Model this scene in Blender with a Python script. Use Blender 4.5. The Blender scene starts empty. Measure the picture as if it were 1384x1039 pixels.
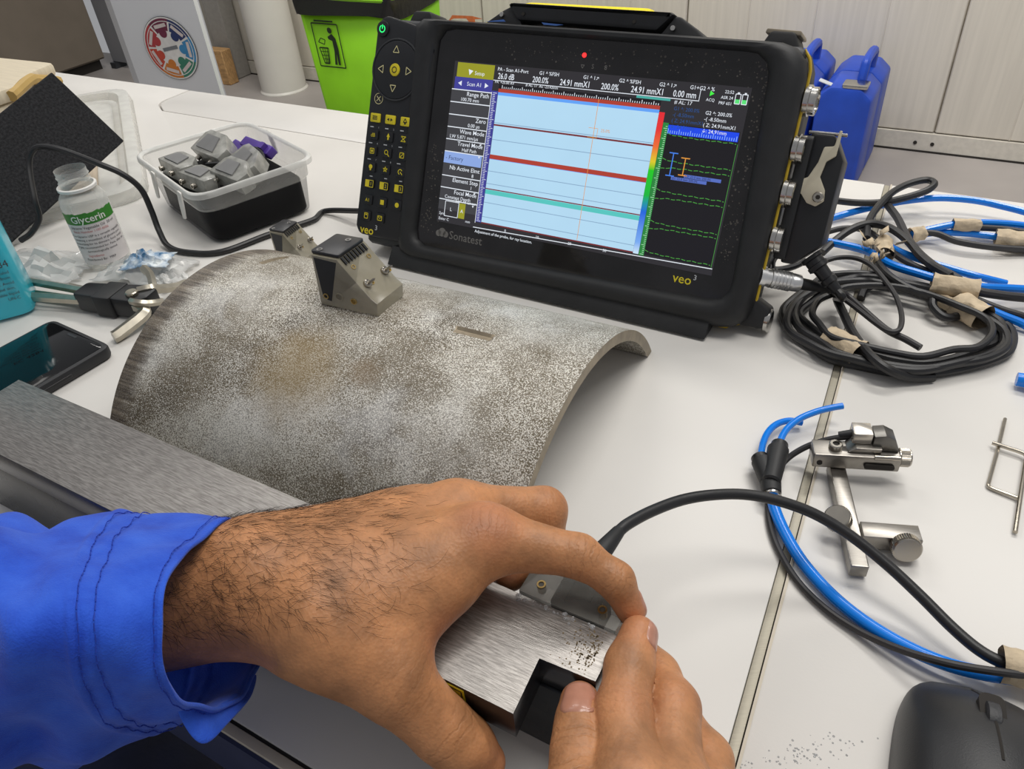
import bpy, math, random
import numpy as np
from mathutils import Vector, Matrix
from mathutils.bvhtree import BVHTree
random.seed(7); rng = np.random.default_rng(7)
SC = bpy.context.scene; C = bpy.context.collection
PI = math.pi

# ---------------------------------------------------------------- camera
PITCH, ROLL, CAMH, FPX = math.radians(37.9), math.radians(5.07), 0.32, 1040.0
_up0 = Vector((0, math.sin(PITCH), math.cos(PITCH))); _rt0 = Vector((1, 0, 0))
FWD = Vector((0, math.cos(PITCH), -math.sin(PITCH)))
RT = _rt0*math.cos(ROLL) - _up0*math.sin(ROLL); UP = _rt0*math.sin(ROLL) + _up0*math.cos(ROLL)
CAM = Vector((0, 0, CAMH))
cd = bpy.data.cameras.new('camera'); cam = bpy.data.objects.new('camera', cd); C.objects.link(cam)
cd.sensor_width = 36; cd.lens = FPX/1384*36; cd.clip_start = .01; cd.clip_end = 50
cam.matrix_world = Matrix((RT, UP, -FWD)).transposed().to_4x4(); cam.location = CAM
SC.camera = cam
# ---------------------------------------------------------------- world, lamps, exposure
w = bpy.data.worlds.new('world'); SC.world = w; w.use_nodes = True
bg = w.node_tree.nodes['Background']; bg.inputs[0].default_value = (.83, .84, .87, 1); bg.inputs[1].default_value = .36
def area(name, loc, sx, sy, power, col=(1, .97, .92), rz=0.0, tilt=0.0):
    l = bpy.data.lights.new(name, 'AREA'); l.shape = 'RECTANGLE'; l.size = sx; l.size_y = sy; l.energy = power; l.color = col
    o = bpy.data.objects.new(name, l); C.objects.link(o); o.location = loc; o.rotation_euler = (tilt, 0, rz); return o
TH = math.radians(-32.7)
UD = Vector((math.cos(TH), math.sin(TH), 0)); VD = Vector((-math.sin(TH), math.cos(TH), 0))
def W(s, t, z=0.0): return UD*s + VD*t + Vector((0, 0, z))
area('ceiling_and_fill_lamp', W(.35, .55, 1.95), 1.2, .5, 18, rz=TH)  # added overhead front fill, lifts the near part of the desk
area('ceiling_and_fill_lamp', (-1.3, 1.6, 1.95), 1.2, .6, 5, rz=TH)
area('ceiling_and_fill_lamp', W(.05, 1.75, 1.95), 1.2, .5, 42, rz=TH, tilt=.5)  # added wall washer, tilted to brighten the back wall, no real fixture
area('ceiling_and_fill_lamp', W(-1.9, 1.85, 1.95), 1.2, .5, 36, rz=TH, tilt=.60)  # second added wall washer, tilted at the left of the wall
SC.view_settings.view_transform = 'Standard'; SC.view_settings.look = 'None'
SC.view_settings.gamma = 1; SC.view_settings.use_curve_mapping = False; SC.view_settings.exposure = 0.0

# ---------------------------------------------------------------- helpers
def at(x, y, z=0.0):
    "point of the horizontal plane at height z that the photograph shows at x, y"
    d = RT*(x-692) - UP*(y-519.5) + FWD*FPX
    return CAM + d*((z-CAMH)/d.z)
def toT(p): return (p.dot(UD), p.dot(VD))
def lin(c):
    if isinstance(c, str): c = tuple(int(c[i:i+2], 16) for i in (0, 2, 4))
    return tuple(((v/255)/12.92 if v/255 <= .04045 else ((v/255+.055)/1.055)**2.4) for v in c)
def mat(name, col, rough=.5, metal=0.0, var=.06, scale=60, bump=0.0, bscale=None, emit=0.0, col2=None, spec=.5, coat=0.0, stretch=None, trans=0.0, sss=0.0):
    "procedural material: noise drives colour and roughness, a finer noise the relief"
    m = bpy.data.materials.new(name); m.use_nodes = True; nt = m.node_tree; N = nt.nodes; L = nt.links
    b = N['Principled BSDF']; a = lin(col)
    tc = N.new('ShaderNodeTexCoord'); src = tc.outputs['Object']
    if stretch:
        mp = N.new('ShaderNodeMapping'); mp.inputs['Scale'].default_value = stretch; L.new(src, mp.inputs[0]); src = mp.outputs[0]
    nz = N.new('ShaderNodeTexNoise'); nz.inputs['Scale'].default_value = scale; nz.inputs['Detail'].default_value = 5; L.new(src, nz.inputs['Vector'])
    rp = N.new('ShaderNodeValToRGB'); L.new(nz.outputs[0], rp.inputs[0])
    c1 = tuple(v*(1-var) for v in a); c2 = tuple(min(1, v*(1+var)) for v in (lin(col2) if col2 else a))
    rp.color_ramp.elements[0].position = .35; rp.color_ramp.elements[1].position = .65
    rp.color_ramp.elements[0].color = (*c1, 1); rp.color_ramp.elements[1].color = (*c2, 1)
    L.new(rp.outputs[0], b.inputs['Base Color'])
    mr = N.new('ShaderNodeMapRange'); L.new(nz.outputs[0], mr.inputs[0])
    mr.inputs[3].default_value = max(0, rough-.06); mr.inputs[4].default_value = min(1, rough+.06); L.new(mr.outputs[0], b.inputs['Roughness'])
    b.inputs['Metallic'].default_value = metal; b.inputs['Specular IOR Level'].default_value = spec
    b.inputs['Coat Weight'].default_value = coat; b.inputs['Coat Roughness'].default_value = .08
    if emit:
        L.new(rp.outputs[0], b.inputs['Emission Color']); b.inputs['Emission Strength'].default_value = emit
    if sss:
        b.inputs['Subsurface Weight'].default_value = sss; b.inputs['Subsurface Radius'].default_value = (.006, .002, .001); b.inputs['Subsurface Scale'].default_value = 1
    if bump:
        n2 = N.new('ShaderNodeTexNoise'); n2.inputs['Scale'].default_value = bscale or scale*4; n2.inputs['Detail'].default_value = 3; L.new(src, n2.inputs['Vector'])
        bp = N.new('ShaderNodeBump'); bp.inputs['Strength'].default_value = bump; bp.inputs['Distance'].default_value = .001; L.new(n2.outputs[0], bp.inputs['Height']); L.new(bp.outputs[0], b.inputs['Normal'])
    if trans:
        tr = N.new('ShaderNodeBsdfTransparent'); tr.inputs[0].default_value = (*[min(1, .75+.25*v) for v in a], 1)
        lw = N.new('ShaderNodeLayerWeight'); lw.inputs[0].default_value = .35
        mr2 = N.new('ShaderNodeMapRange'); L.new(lw.outputs['Facing'], mr2.inputs[0]); mr2.inputs[3].default_value = 1-trans; mr2.inputs[4].default_value = min(1, (1-trans)*2.2+.25)
        mx = N.new('ShaderNodeMixShader'); L.new(mr2.outputs[0], mx.inputs[0]); L.new(tr.outputs[0], mx.inputs[1]); L.new(b.outputs[0], mx.inputs[2])
        L.new(mx.outputs[0], N['Material Output'].inputs['Surface'])
    return m

class G:
    "collects shapes; .obj() links them as ONE mesh object"
    def __init__(s): s.v = []; s.f = []
    def add(s, v, f, M=None):
        o = len(s.v); s.v += [tuple(M @ Vector(p)) if M else tuple(p) for p in v]; s.f += [tuple(i+o for i in q) for q in f]; return s
    def box(s, a, b, M=None):
        (x0, y0, z0), (x1, y1, z1) = a, b
        v = [(x, y, z) for z in (z0, z1) for y in (y0, y1) for x in (x0, x1)]
        return s.add(v, [(0, 2, 3, 1), (4, 5, 7, 6), (0, 1, 5, 4), (2, 6, 7, 3), (0, 4, 6, 2), (1, 3, 7, 5)], M)
    def prism(s, poly, z0, z1, bev=0.0, M=None, bot=True):
        n = len(poly); P = [Vector((p[0], p[1])) for p in poly]
        ar = sum(P[i].x*P[(i+1) % n].y-P[(i+1) % n].x*P[i].y for i in range(n))
        if ar < 0: P = P[::-1]
        def inset(d):
            r = []
            for i in range(n):
                e1 = (P[i]-P[i-1]).normalized(); e2 = (P[(i+1) % n]-P[i]).normalized()
                n1 = Vector((-e1.y, e1.x)); n2 = Vector((-e2.y, e2.x)); k = max(.35, 1+n1.dot(n2))
                r.append(P[i]+(n1+n2)*(d/k))
            return r
        sg = 1 if z1 > z0 else -1
        rings = [(P, z0), (P, z1)] if not bev else [(inset(bev), z0), (inset(bev*.3), z0+sg*bev*.3), (P, z0+sg*bev), (P, z1-sg*bev), (inset(bev*.3), z1-sg*bev*.3), (inset(bev), z1)]
        v = []; f = []
        for R, z in rings: v += [(p.x, p.y, z) for p in R]
        for k in range(len(rings)-1):
            for i in range(n):
                j = (i+1) % n; q = (k*n+i, k*n+j, (k+1)*n+j, (k+1)*n+i); f.append(q if sg > 0 else q[::-1])
        lo = tuple(range(n))[::-1]; hi = tuple((len(rings)-1)*n+i for i in range(n))
        f.append(hi if sg > 0 else hi[::-1])
        if bot: f.append(lo if sg > 0 else lo[::-1])
        return s.add(v, f, M)
    def lathe(s, prof, seg=24, M=None, caps=True):
        "profile of (radius, height) about z"
        v = []; f = []
        for r, z in prof: v += [(r*math.cos(2*PI*i/seg), r*math.sin(2*PI*i/seg), z) for i in range(seg)]
        for k in range(len(prof)-1):
            for i in range(seg):
                j = (i+1) % seg; f.append((k*seg+i, k*seg+j, (k+1)*seg+j, (k+1)*seg+i))
        if caps: f.append(tuple(range(seg))[::-1]); f.append(tuple((len(prof)-1)*seg+i for i in range(seg)))
        return s.add(v, f, M)
    def cyl(s, p0, p1, r, r1=None, seg=20, bev=0.0, M=None):
        p0 = Vector(p0); p1 = Vector(p1); d = p1-p0; h = d.length; r1 = r if r1 is None else r1
        R = d.to_track_quat('Z', 'Y').to_matrix().to_4x4(); R = Matrix.Translation(p0) @ R
        pr = [(r, 0), (r1, h)] if not bev else [(r-bev, 0), (r, bev), (r1, h-bev), (r1-bev, h)]
        return s.lathe(pr, seg, (M @ R) if M else R)
    def tube(s, pts, r, seg=10, M=None, sub=8, closed=False, flat=None):
        "swept round section along a smooth curve; r is one radius or one per point"
        P, Rr = smooth(pts, r, sub, closed); n = len(P); v = []; f = []; prev = None
        for i in range(n):
            t = (P[(i+1) % n]-P[i-1]) if closed else (P[min(i+1, n-1)]-P[max(i-1, 0)]); t.normalize()
            if prev is None:
                a = Vector((0, 0, 1)) if abs(t.z) < .9 else Vector((1, 0, 0)); nn = (a-t*a.dot(t)).normalized()
            else: nn = (prev-t*prev.dot(t)).normalized()
            prev = nn; b = t.cross(nn)
            for k in range(seg):
                a = 2*PI*k/seg; v.append(P[i]+(nn*math.cos(a)*(flat or 1)+b*math.sin(a))*Rr[i])
        m = n if closed else n-1
        for i in range(m):
            i2 = (i+1) % n
            for k in range(seg):
                j = (k+1) % seg; f.append((i*seg+k, i*seg+j, i2*seg+j, i2*seg+k))
        if not closed: f.append(tuple(range(seg))[::-1]); f.append(tuple((n-1)*seg+k for k in range(seg)))
        return s.add(v, f, M)
    def grid(s, rows, closed=False, M=None):
        n = len(rows[0]); v = [p for r in rows for p in r]; f = []
        for i in range(len(rows)-1):
            for k in range(n if closed else n-1):
                j = (k+1) % n; f.append((i*n+k, i*n+j, (i+1)*n+j, (i+1)*n+k))
        return s.add(v, f, M)
    def obj(s, name, m, parent=None, smooth=35, bevel=0.0, world=False, seg=2, solid=0.0, sub=0):
        if world and parent is not None:
            I = TM[parent.name].inverted(); s.v = [tuple(I @ Vector(p)) for p in s.v]
        me = bpy.data.meshes.new(name); me.from_pydata([tuple(p) for p in s.v], [], s.f); me.validate(); me.update()
        import bmesh
        bm = bmesh.new(); bm.from_mesh(me); bmesh.ops.recalc_face_normals(bm, faces=bm.faces); bm.to_mesh(me); bm.free()
        if smooth:
            me.polygons.foreach_set('use_smooth', [True]*len(me.polygons)); me.set_sharp_from_angle(angle=math.radians(smooth))
        for mm in (m if isinstance(m, (list, tuple)) else [m]): me.materials.append(mm)
        o = bpy.data.objects.new(name, me); C.objects.link(o)
        if parent is not None: o.parent = parent; TM[o.name] = TM[parent.name]
        if solid: md = o.modifiers.new('solid', 'SOLIDIFY'); md.thickness = solid; md.offset = -1
        if bevel:
            md = o.modifiers.new('bevel', 'BEVEL'); md.width = bevel; md.segments = seg; md.limit_method = 'ANGLE'; md.angle_limit = math.radians(40); md.harden_normals = False
        if sub: md = o.modifiers.new('subdivision', 'SUBSURF'); md.levels = sub; md.render_levels = sub
        return o
def smooth(pts, r, sub, closed=False):
    P = [Vector(p) for p in pts]; n = len(P); rr = list(r) if isinstance(r, (list, tuple)) else [r]*n
    if n < 3 and not closed: return P, rr
    out = []; ro = []; m = n if closed else n-1
    for i in range(m):
        p0 = P[i-1] if (i > 0 or closed) else P[0]*2-P[1]; p1 = P[i]; p2 = P[(i+1) % n]
        p3 = P[(i+2) % n] if (i+2 < n or closed) else P[-1]*2-P[-2]
        for k in range(sub):
            t = k/sub; out.append(.5*((2*p1)+(p2-p0)*t+(2*p0-5*p1+4*p2-p3)*t*t+(3*p1-p0-3*p2+p3)*t**3)); ro.append(rr[i]*(1-t)+rr[(i+1) % n]*t)
    if not closed: out.append(P[-1]); ro.append(rr[-1])
    return out, ro
def rpoly(pts, r, seg=5):
    "polygon with rounded corners; r one radius or one per corner"
    out = []; n = len(pts)
    for i in range(n):
        rr = r[i] if isinstance(r, (list, tuple)) else r
        p = Vector(pts[i][:2]); a = Vector(pts[i-1][:2]); b = Vector(pts[(i+1) % n][:2])
        if rr <= 0: out.append((p.x, p.y)); continue
        e1 = (a-p).normalized(); e2 = (b-p).normalized(); ang = math.acos(max(-1, min(1, e1.dot(e2))))
        d = min(rr/math.tan(ang/2), (a-p).length*.49, (b-p).length*.49)
        p1 = p+e1*d; p2 = p+e2*d
        for k in range(seg+1):
            t = k/seg; q = p1*(1-t)**2+p*2*t*(1-t)+p2*t*t
            # pull the parabola towards a circle
            out.append((q.x, q.y))
    return out
def rrect(x0, y0, x1, y1, r, seg=5): return rpoly([(x0, y0), (x1, y0), (x1, y1), (x0, y1)], r, seg)
TM = {}
def thing(name, label, cat, loc=(0, 0, 0), rotz=0.0, group=None, M=None):
    o = bpy.data.objects.new(name, None); C.objects.link(o); o.empty_display_size = .02
    M = M if M is not None else Matrix.Translation(Vector(loc)) @ Matrix.Rotation(rotz, 4, 'Z')
    o.matrix_world = M; TM[o.name] = M; o['label'] = label; o['category'] = cat
    if group: o['group'] = group
    return o
def tag(o, label, cat, group=None):
    o['label'] = label; o['category'] = cat
    if group: o['group'] = group
    return o
def struct(o): o['kind'] = 'structure'; return o
_tc = {}
def textmesh(s, size, bold=0.0, align='LEFT', shear=0.0, sx=1.0):
    cu = bpy.data.curves.new('lettering', 'FONT'); cu.body = s; cu.size = size; cu.offset = bold*size; cu.align_x = align; cu.shear = shear; cu.resolution_u = 2
    ob = bpy.data.objects.new('lettering', cu); C.objects.link(ob)
    dg = bpy.context.evaluated_depsgraph_get(); me = ob.evaluated_get(dg).to_mesh()
    v = [(p.co.x*sx, p.co.y, 0) for p in me.vertices]; f = [tuple(p.vertices) for p in me.polygons]
    ob.evaluated_get(dg).to_mesh_clear(); bpy.data.objects.remove(ob); bpy.data.curves.remove(cu)
    return v, f
def flatM(x, y, dep): return Matrix(((1, 0, 0, x), (0, 0, -1, dep), (0, 1, 0, y), (0, 0, 0, 1)))  # drawing on an upright face
# ---------------------------------------------------------------- materials
M_desk = mat('desk_laminate', (219, 216, 211), .38, var=.03, scale=9, bump=.03, bscale=700)
M_edge = mat('desk_edge_band', (52, 58, 86), .5)
M_lip = mat('desk_lip', (196, 186, 168), .45)
M_seam = mat('dark_joint', (38, 34, 30), .8)
M_alu = mat('brushed_aluminium', (164, 158, 142), .45, .25, var=.12, scale=120, stretch=(1, 60, 1))
M_wall = mat('painted_wall_panel', (206, 200, 188), .6, var=.05, scale=7, stretch=(9, 1, .35), bump=.05, bscale=60)
M_wallrib = mat('panel_joint', (160, 152, 138), .8, var=.2, scale=20)
M_floor = mat('grey_floor', (158, 152, 148), .55, var=.05, scale=6)
M_black = mat('black_rubber', (30, 31, 33), .55, var=.15, scale=90, bump=.08, bscale=1500)
M_blackp = mat('black_plastic', (24, 25, 28), .4, var=.12, scale=60, bump=.03, bscale=900)
M_charcoal = mat('charcoal_plastic', (42, 44, 48), .5, var=.1, scale=60, bump=.05, bscale=1400)
M_keypad = mat('keypad_membrane', (25, 27, 32), .5, var=.08, scale=80, bump=.05, bscale=1800)
M_yel = mat('yellow_print', (226, 208, 40), .5)
M_yeltrim = mat('yellow_trim', (190, 160, 40), .45)
M_ink = mat('white_ink', (196, 200, 204), .6)
M_silver = mat('nickel_plating', (196, 194, 190), .22, 1.0, var=.06, scale=200)
M_steel = mat('satin_steel', (150, 146, 140), .33, 1.0, var=.1, scale=150, stretch=(1, 25, 1))
M_screw = mat('screw_steel', (176, 170, 160), .25, 1.0)
M_brass = mat('brass_insert', (196, 170, 112), .35, .9)
M_cable = mat('black_cable_jacket', (30, 30, 32), .42, var=.2, scale=40, bump=.06, bscale=600)
M_cable2 = mat('worn_cable_jacket', (44, 43, 45), .5, var=.25, scale=25, bump=.06, bscale=600)
M_tubeb = mat('blue_polyurethane_tube', (0, 126, 232), .22, var=.05, scale=30)
M_tape = mat('tan_masking_tape', (198, 180, 152), .7, var=.12, scale=120, bump=.5, bscale=350)
M_clear = mat('clear_plastic', (236, 236, 232), .16, trans=.80)
M_clear2 = mat('frosted_plastic', (232, 232, 228), .3, trans=.82)
M_wrapc = mat('crumpled_film', (230, 230, 228), .18, trans=.70)
M_acryl = mat('smoky_acrylic', (172, 165, 144), .2, trans=.5, var=.1, scale=60)

# ---------------------------------------------------------------- floor, walls
FZ = -.75
g = G(); g.prism([tuple(W(-6, -1.2))[:2], tuple(W(2.5, -1.2))[:2], tuple(W(2.5, 2.9))[:2], tuple(W(-6, 2.9))[:2]], FZ-.05, FZ); struct(g.obj('floor', M_floor))
TW = 2.84
wb = bpy.data.objects.new('wall_back', None); C.objects.link(wb); wb.matrix_world = Matrix.Translation(W(0, TW, FZ)) @ Matrix.Rotation(TH, 4, 'Z'); TM[wb.name] = wb.matrix_world.copy(); wb['kind'] = 'structure'
for s0, s1 in ((-3.56, -2.68), (-2.68, -1.81), (-1.81, -.955), (-.955, -.087), (-.087, .78), (.78, 1.64)):
    g = G(); g.box((s0+.002, 0, .065), (s1-.002, .06, 1.9)); g.obj('panel', M_wall, wb, bevel=.004)
    for k in range(1, 4):
        x = s0+(s1-s0)*k/4; g = G(); g.box((x-.002, -.0012, .065), (x+.002, .01, 1.9)); g.obj('rib', M_wall, wb, bevel=.001)
g = G(); g.box((-3.56, .012, .065), (1.64, .05, 1.88)); g.obj('joint_backing', M_wallrib, wb)
g = G(); g.box((-3.56, TW-.008, 0), (1.64, TW+.06, .062))
bb = g.obj('baseboard_back', mat('baseboard_paint', (204, 199, 188), .5)); bb.matrix_world = Matrix.Translation((0, 0, FZ)) @ Matrix.Rotation(TH, 4, 'Z'); struct(bb)
for x in (-.135, -.083):
    g = G(); g.cyl((x, TW-.010, .03), (x, TW-.004, .03), .006); o = g.obj('trim_1' if x < -.1 else 'trim_2', M_seam); o.matrix_world = bb.matrix_world; struct(o)
g = G(); g.box((-3.56, TW-.011, 0), (1.64, TW-.004, .006)); o = g.obj('trim_3', M_seam); o.matrix_world = bb.matrix_world; struct(o)

# ---------------------------------------------------------------- desks
Z0 = -.028
sA = at(1199, 252); sB = at(985, 1039); sd = (sA-sB).normalized()
def seam(t):           # point of the joint between the two desks at depth t
    k = (t-sB.dot(VD))/sd.dot(VD); return sB+sd*k
TF, TB = .083, .757
desk = thing('desk', 'long white laminate desk under the instrument and the steel parts', 'desk', W(-.5, TF, FZ), TH)
sl, sr = seam(TF)-UD*.0026, seam(TB)-UD*.0026
fl = [(-.998, TB), (-.998, .700), (-.962, .678), (-.3, .672), (-.3, TB)]
fp = rpoly([tuple(W(*p))[:2] for p in fl], [0, .03, 0, 0, 0], 8)
fo = rpoly([tuple(W(*p))[:2] for p in [(-1.0, TB), (-1.0, .698), (-.963, .6762), (-.298, .670), (-.298, TB)]], [0, .031, 0, 0, 0], 8)
top = [tuple(W(-2.3, TF))[:2], tuple(sl)[:2], tuple(sr)[:2]] + [p for p in fo[::-1]] + [tuple(W(-2.3, TB))[:2]]
g = G(); g.prism(top, Z0, 0, .0008); g.obj('tabletop', M_desk, desk, world=True)
g = G(); g.prism(fp, Z0, -.0003, .0008); g.obj('cable_flap', M_desk, desk, world=True)
g = G(); g.prism([tuple(W(-1.1, .66))[:2], tuple(W(-.25, .66))[:2], tuple(W(-.25, TB-.004))[:2], tuple(W(-1.1, TB-.004))[:2]], Z0-.02, Z0-.002); g.obj('flap_ledge', M_seam, desk, world=True)
a, b = W(-2.3, TF), seam(TF)-UD*.0026
g = G()
for o0, o1, z0, z1 in ((-.0016, 0, Z0, -.0015),): g.prism([tuple(a+VD*o0)[:2], tuple(b+VD*o0)[:2], tuple(b)[:2], tuple(a)[:2]], z0, z1)
g.obj('edge_joint', M_seam, desk, world=True)
g = G(); g.prism([tuple(a-VD*.0062)[:2], tuple(b-VD*.0062)[:2], tuple(b-VD*.0016)[:2], tuple(a-VD*.0016)[:2]], Z0, -.0006, .0006); g.obj('edge_lip', M_lip, desk, world=True)
g = G(); g.prism([tuple(a-VD*.0080)[:2], tuple(b-VD*.0080)[:2], tuple(b-VD*.0062)[:2], tuple(a-VD*.0062)[:2]], Z0-.02, -.003); g.obj('edge_band', M_edge, desk, world=True)
for s, t in ((-2.2, .2), (-2.2, .70), (-.09, .2), (-.09, .70)):
    g = G(); g.box((-.02, -.02, 0), (.02, .02, -Z0*0-FZ+Z0)); o = g.obj('leg', M_alu, desk, bevel=.003); o.location = (s+.5, t-TF, 0)
desk2 = thing('desk', 'white laminate desk to the right of the metal joint strip', 'desk', W(.6, TF, FZ), TH)
ql, qr = seam(TF)+UD*.0026, seam(TB)+UD*.0026
g = G(); g.prism([tuple(ql)[:2], tuple(W(1.5, TF))[:2], tuple(W(1.5, TB))[:2], tuple(qr)[:2]], Z0, 0, .0008); g.obj('tabletop', M_desk, desk2, world=True)
g = G(); g.prism([tuple(ql)[:2], tuple(ql+(qr-ql).normalized()*0+UD*.0013)[:2], tuple(qr+UD*.0013)[:2], tuple(qr)[:2]], -.004, .0006); g.obj('edge_lip', M_lip, desk2, world=True)
for s, t in ((.05, .2), (.05, .70), (1.4, .2), (1.4, .7)):
    g = G(); g.box((-.02, -.02, 0), (.02, .02, -FZ+Z0)); o = g.obj('leg', M_alu, desk2, bevel=.003); o.location = (s-.6, t-TF, 0)
g = G(); c0, c1 = seam(TF), seam(TB)
g.prism([tuple(c0-UD*.0024)[:2], tuple(c0+UD*.0020)[:2], tuple(c1+UD*.0020)[:2], tuple(c1-UD*.0024)[:2]], Z0, -.0008, .0005)
tag(g.obj('joint_strip', M_alu), 'brushed metal strip in the joint between the two white desks', 'strip')
M_clear3 = mat('clear_box_wall', (120, 120, 122), .2, trans=.97)
# ---------------------------------------------------------------- flaw detector
yaw, tilt = TH, math.radians(24.75); BI = Vector((-.1211, .6214, .012))
ux = Vector((math.cos(yaw), math.sin(yaw), 0)); uz = Vector((0, 0, 1))*math.cos(tilt)+VD*math.sin(tilt); uy = -(ux.cross(uz))
MI = Matrix.Translation(BI) @ Matrix((ux, uy, uz)).transposed().to_4x4()
MM = Matrix.Scale(.001, 4)
inst = thing('flaw_detector', 'black rubber-armoured ultrasonic instrument with a lit screen, leaning back on the white desk', 'instrument', M=MI)
if abs((inst.matrix_world.translation-BI).length) > 1e-6: raise RuntimeError
XZ = Matrix(((1, 0, 0, 0), (0, 0, -1, 0), (0, 1, 0, 0), (0, 0, 0, 1)))   # (x, y, h) -> (x, -h, y): drawing plane to front face, h towards the viewer
def ip(poly, d0, d1, bev=0.0, g=None):       # prism on the front face in mm; depth positive into the body
    g = g or G(); g.prism(poly, -d1, -d0, bev, MM @ XZ); return g
# body: side profile swept across the width
prof = [(3, -3), (22, 2), (74, 27), (76, 40), (76, 150), (60, 178), (40, 183), (3, 182)]
YZ = Matrix(((0, 0, 1, 0), (1, 0, 0, 0), (0, 1, 0, 0), (0, 0, 0, 1)))
g = G(); g.prism(rpoly(prof, 6, 3), 2, 337, 5, MM @ YZ); g.obj('body', M_charcoal, inst)
outer = rpoly([(40, -6), (341, -5), (341, 183), (34, 183)], [14, 22, 22, 10], 8)
hole = rpoly([(57.5, 7.5), (325, 14), (317, 175.5), (60, 177)], [12, 14, 16, 14], 8)
# rubber bumper frame: ring built as loops between outer and inner outline
def ring(outer, inner, lev):
    n = 96
    def resample(P):
        P = [Vector(p) for p in P]; L = [0]
        for i in range(len(P)): L.append(L[-1]+(P[(i+1) % len(P)]-P[i]).length)
        out = []
        c = sum(P, Vector((0, 0)))/len(P)
        angs = [math.atan2(p.y-c.y, p.x-c.x) for p in P]
        for k in range(4*n//4):
            d = L[-1]*k/n; i = max(j for j in range(len(P)) if L[j] <= d); t = (d-L[i])/max(1e-9, L[i+1]-L[i]); out.append(P[i].lerp(P[(i+1) % len(P)], t))
        return out
    A, Bq = resample(outer), resample(inner); rows = []
    for f, d in lev: rows.append([(*A[k].lerp(Bq[k], f), -d) for k in range(n)])
    return rows
g = G(); rows = ring(outer, hole, [(0, 30), (-.02, 12), (0, 2), (.12, -4), (.35, -7), (.7, -7), (.92, -4), (1.0, 1), (1.0, 5)])
rows[0] = [(x, y, -min(30, max(12, 12+(y+6)*2.2))) for x, y, z in rows[0]]; rows[1] = [(x, y, -min(11, 8+max(0, y+6)*2)) for x, y, z in rows[1]]
g.grid(rows, True, MM @ XZ.copy() @ Matrix.Identity(4)); g.obj('bumper_frame', M_black, inst, smooth=50)
# glass front
g = ip(rpoly([(56, 6), (327, 12), (319, 177), (58, 178)], [12, 14, 16, 14], 8), 0, 4)
M_glass = mat('black_screen_glass', (31, 30, 32), .08, var=.3, scale=30, coat=0.0)
glass = g.obj('screen_glass', M_glass, inst)
# keypad
kp = rpoly([(-4, 13), (0, 6), (54, 6), (58.5, 172), (34, 178), (8, 183), (1, 176)], [4, 7, 8, 12, 10, 9, 6], 5)
g = ip(kp, -5, 6, 2.0); pad = g.obj('keypad', M_keypad, inst)
D = -5.0   # keypad surface
def iprint(name, shapes, m, parent, dep, pts=None):
    g = G()
    for sh in shapes:
        if sh[0] == 'rect':
            x0, y0, x1, y1 = sh[1:]; g.add([(x0, y0, 0), (x1, y0, 0), (x1, y1, 0), (x0, y1, 0)], [(0, 1, 2, 3)], MM @ flatM(0, 0, dep))
        elif sh[0] == 'poly':
            g.add([(*p, 0) for p in sh[1]], [tuple(range(len(sh[1])))], MM @ flatM(0, 0, dep))
        elif sh[0] == 'line':
            (x0, y0), (x1, y1), wd = sh[1:]; d = Vector((x1-x0, y1-y0)).normalized(); nn = Vector((-d.y, d.x))*wd/2
            g.add([(x0-nn.x, y0-nn.y, 0), (x1-nn.x, y1-nn.y, 0), (x1+nn.x, y1+nn.y, 0), (x0+nn.x, y0+nn.y, 0)], [(0, 1, 2, 3)], MM @ flatM(0, 0, dep))
        elif sh[0] == 'text':
            x, y, s, size = sh[1:5]; kw = sh[5] if len(sh) > 5 else {}
            v, f = textmesh(s, size, **kw); g.add(v, f, MM @ flatM(x, y, dep))
    return g.obj(name, m, parent, smooth=0)
def circ(x, y, r, n=20, a0=0.0, a1=2*PI): return [(x+r*math.cos(a0+(a1-a0)*k/n), y+r*math.sin(a0+(a1-a0)*k/n)) for k in range(n + (0 if a1-a0 > 6.28 else 1))]
def outline(P, wd, closed=True):
    n = len(P); return [('line', P[i], P[(i+1) % n], wd) for i in range(n if closed else n-1)]
# power button, navigation ring
g = ip(circ(7.3, 172.4, 6.2), D-1.2, D+2, 1.0); pb = g.obj('power_button', M_blackp, pad)
M_green = mat('green_power_light', (40, 235, 120), .5, emit=1.2)
iprint('power_symbol', outline(circ(7.3, 172.2, 2.6, 14, PI*.64, PI*2.36), .8, False)+[('line', (7.3, 172.2), (7.3, 175.2), .8)], M_green, pb, D-1.35) if False else None
o = iprint('power_symbol', outline(circ(7.3, 172.2, 2.6, 14, PI*.64, PI*2.36), .8, False)+[('line', (7.3, 172.2), (7.3, 175.4), .8)], M_green, pad, D-1.35)
g = ip(circ(24.2, 142.2, 22.6, 40), D-1.0, D+2, 1.2); dp = g.obj('navigation_pad', M_keypad, pad)
ri = circ(24.2, 142.2, 23.4, 40); g = G(); g.tube([(x, D-.2, y) for x, y in ri], .9, 8, MM, sub=1, closed=True); g.obj('navigation_ring', M_charcoal, pad)
def tri(x, y, r, a): return [(x+r*math.cos(a+k*2*PI/3), y+r*math.sin(a+k*2*PI/3)) for k in range(3)]
M_cream = mat('cream_print', (222, 214, 160), .5)
iprint('arrow_marks', outline(tri(23.3, 157.0, 3.4, PI/2), .6)+outline(tri(10.0, 141.9, 3.4, PI), .6)+outline(tri(36.6, 142.1, 3.4, 0), .6)+outline(tri(23.2, 128.6, 3.4, -PI/2), .6), M_cream, pad, D-1.3)
g = ip(circ(23.5, 142.2, 5.0, 24), D-1.8, D+1, .8); g.obj('centre_button', M_yel, pad)
iprint('centre_mark', outline(circ(23.5, 142.2, 2.2, 14), .7), M_keypad, pad, D-1.95)
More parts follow.
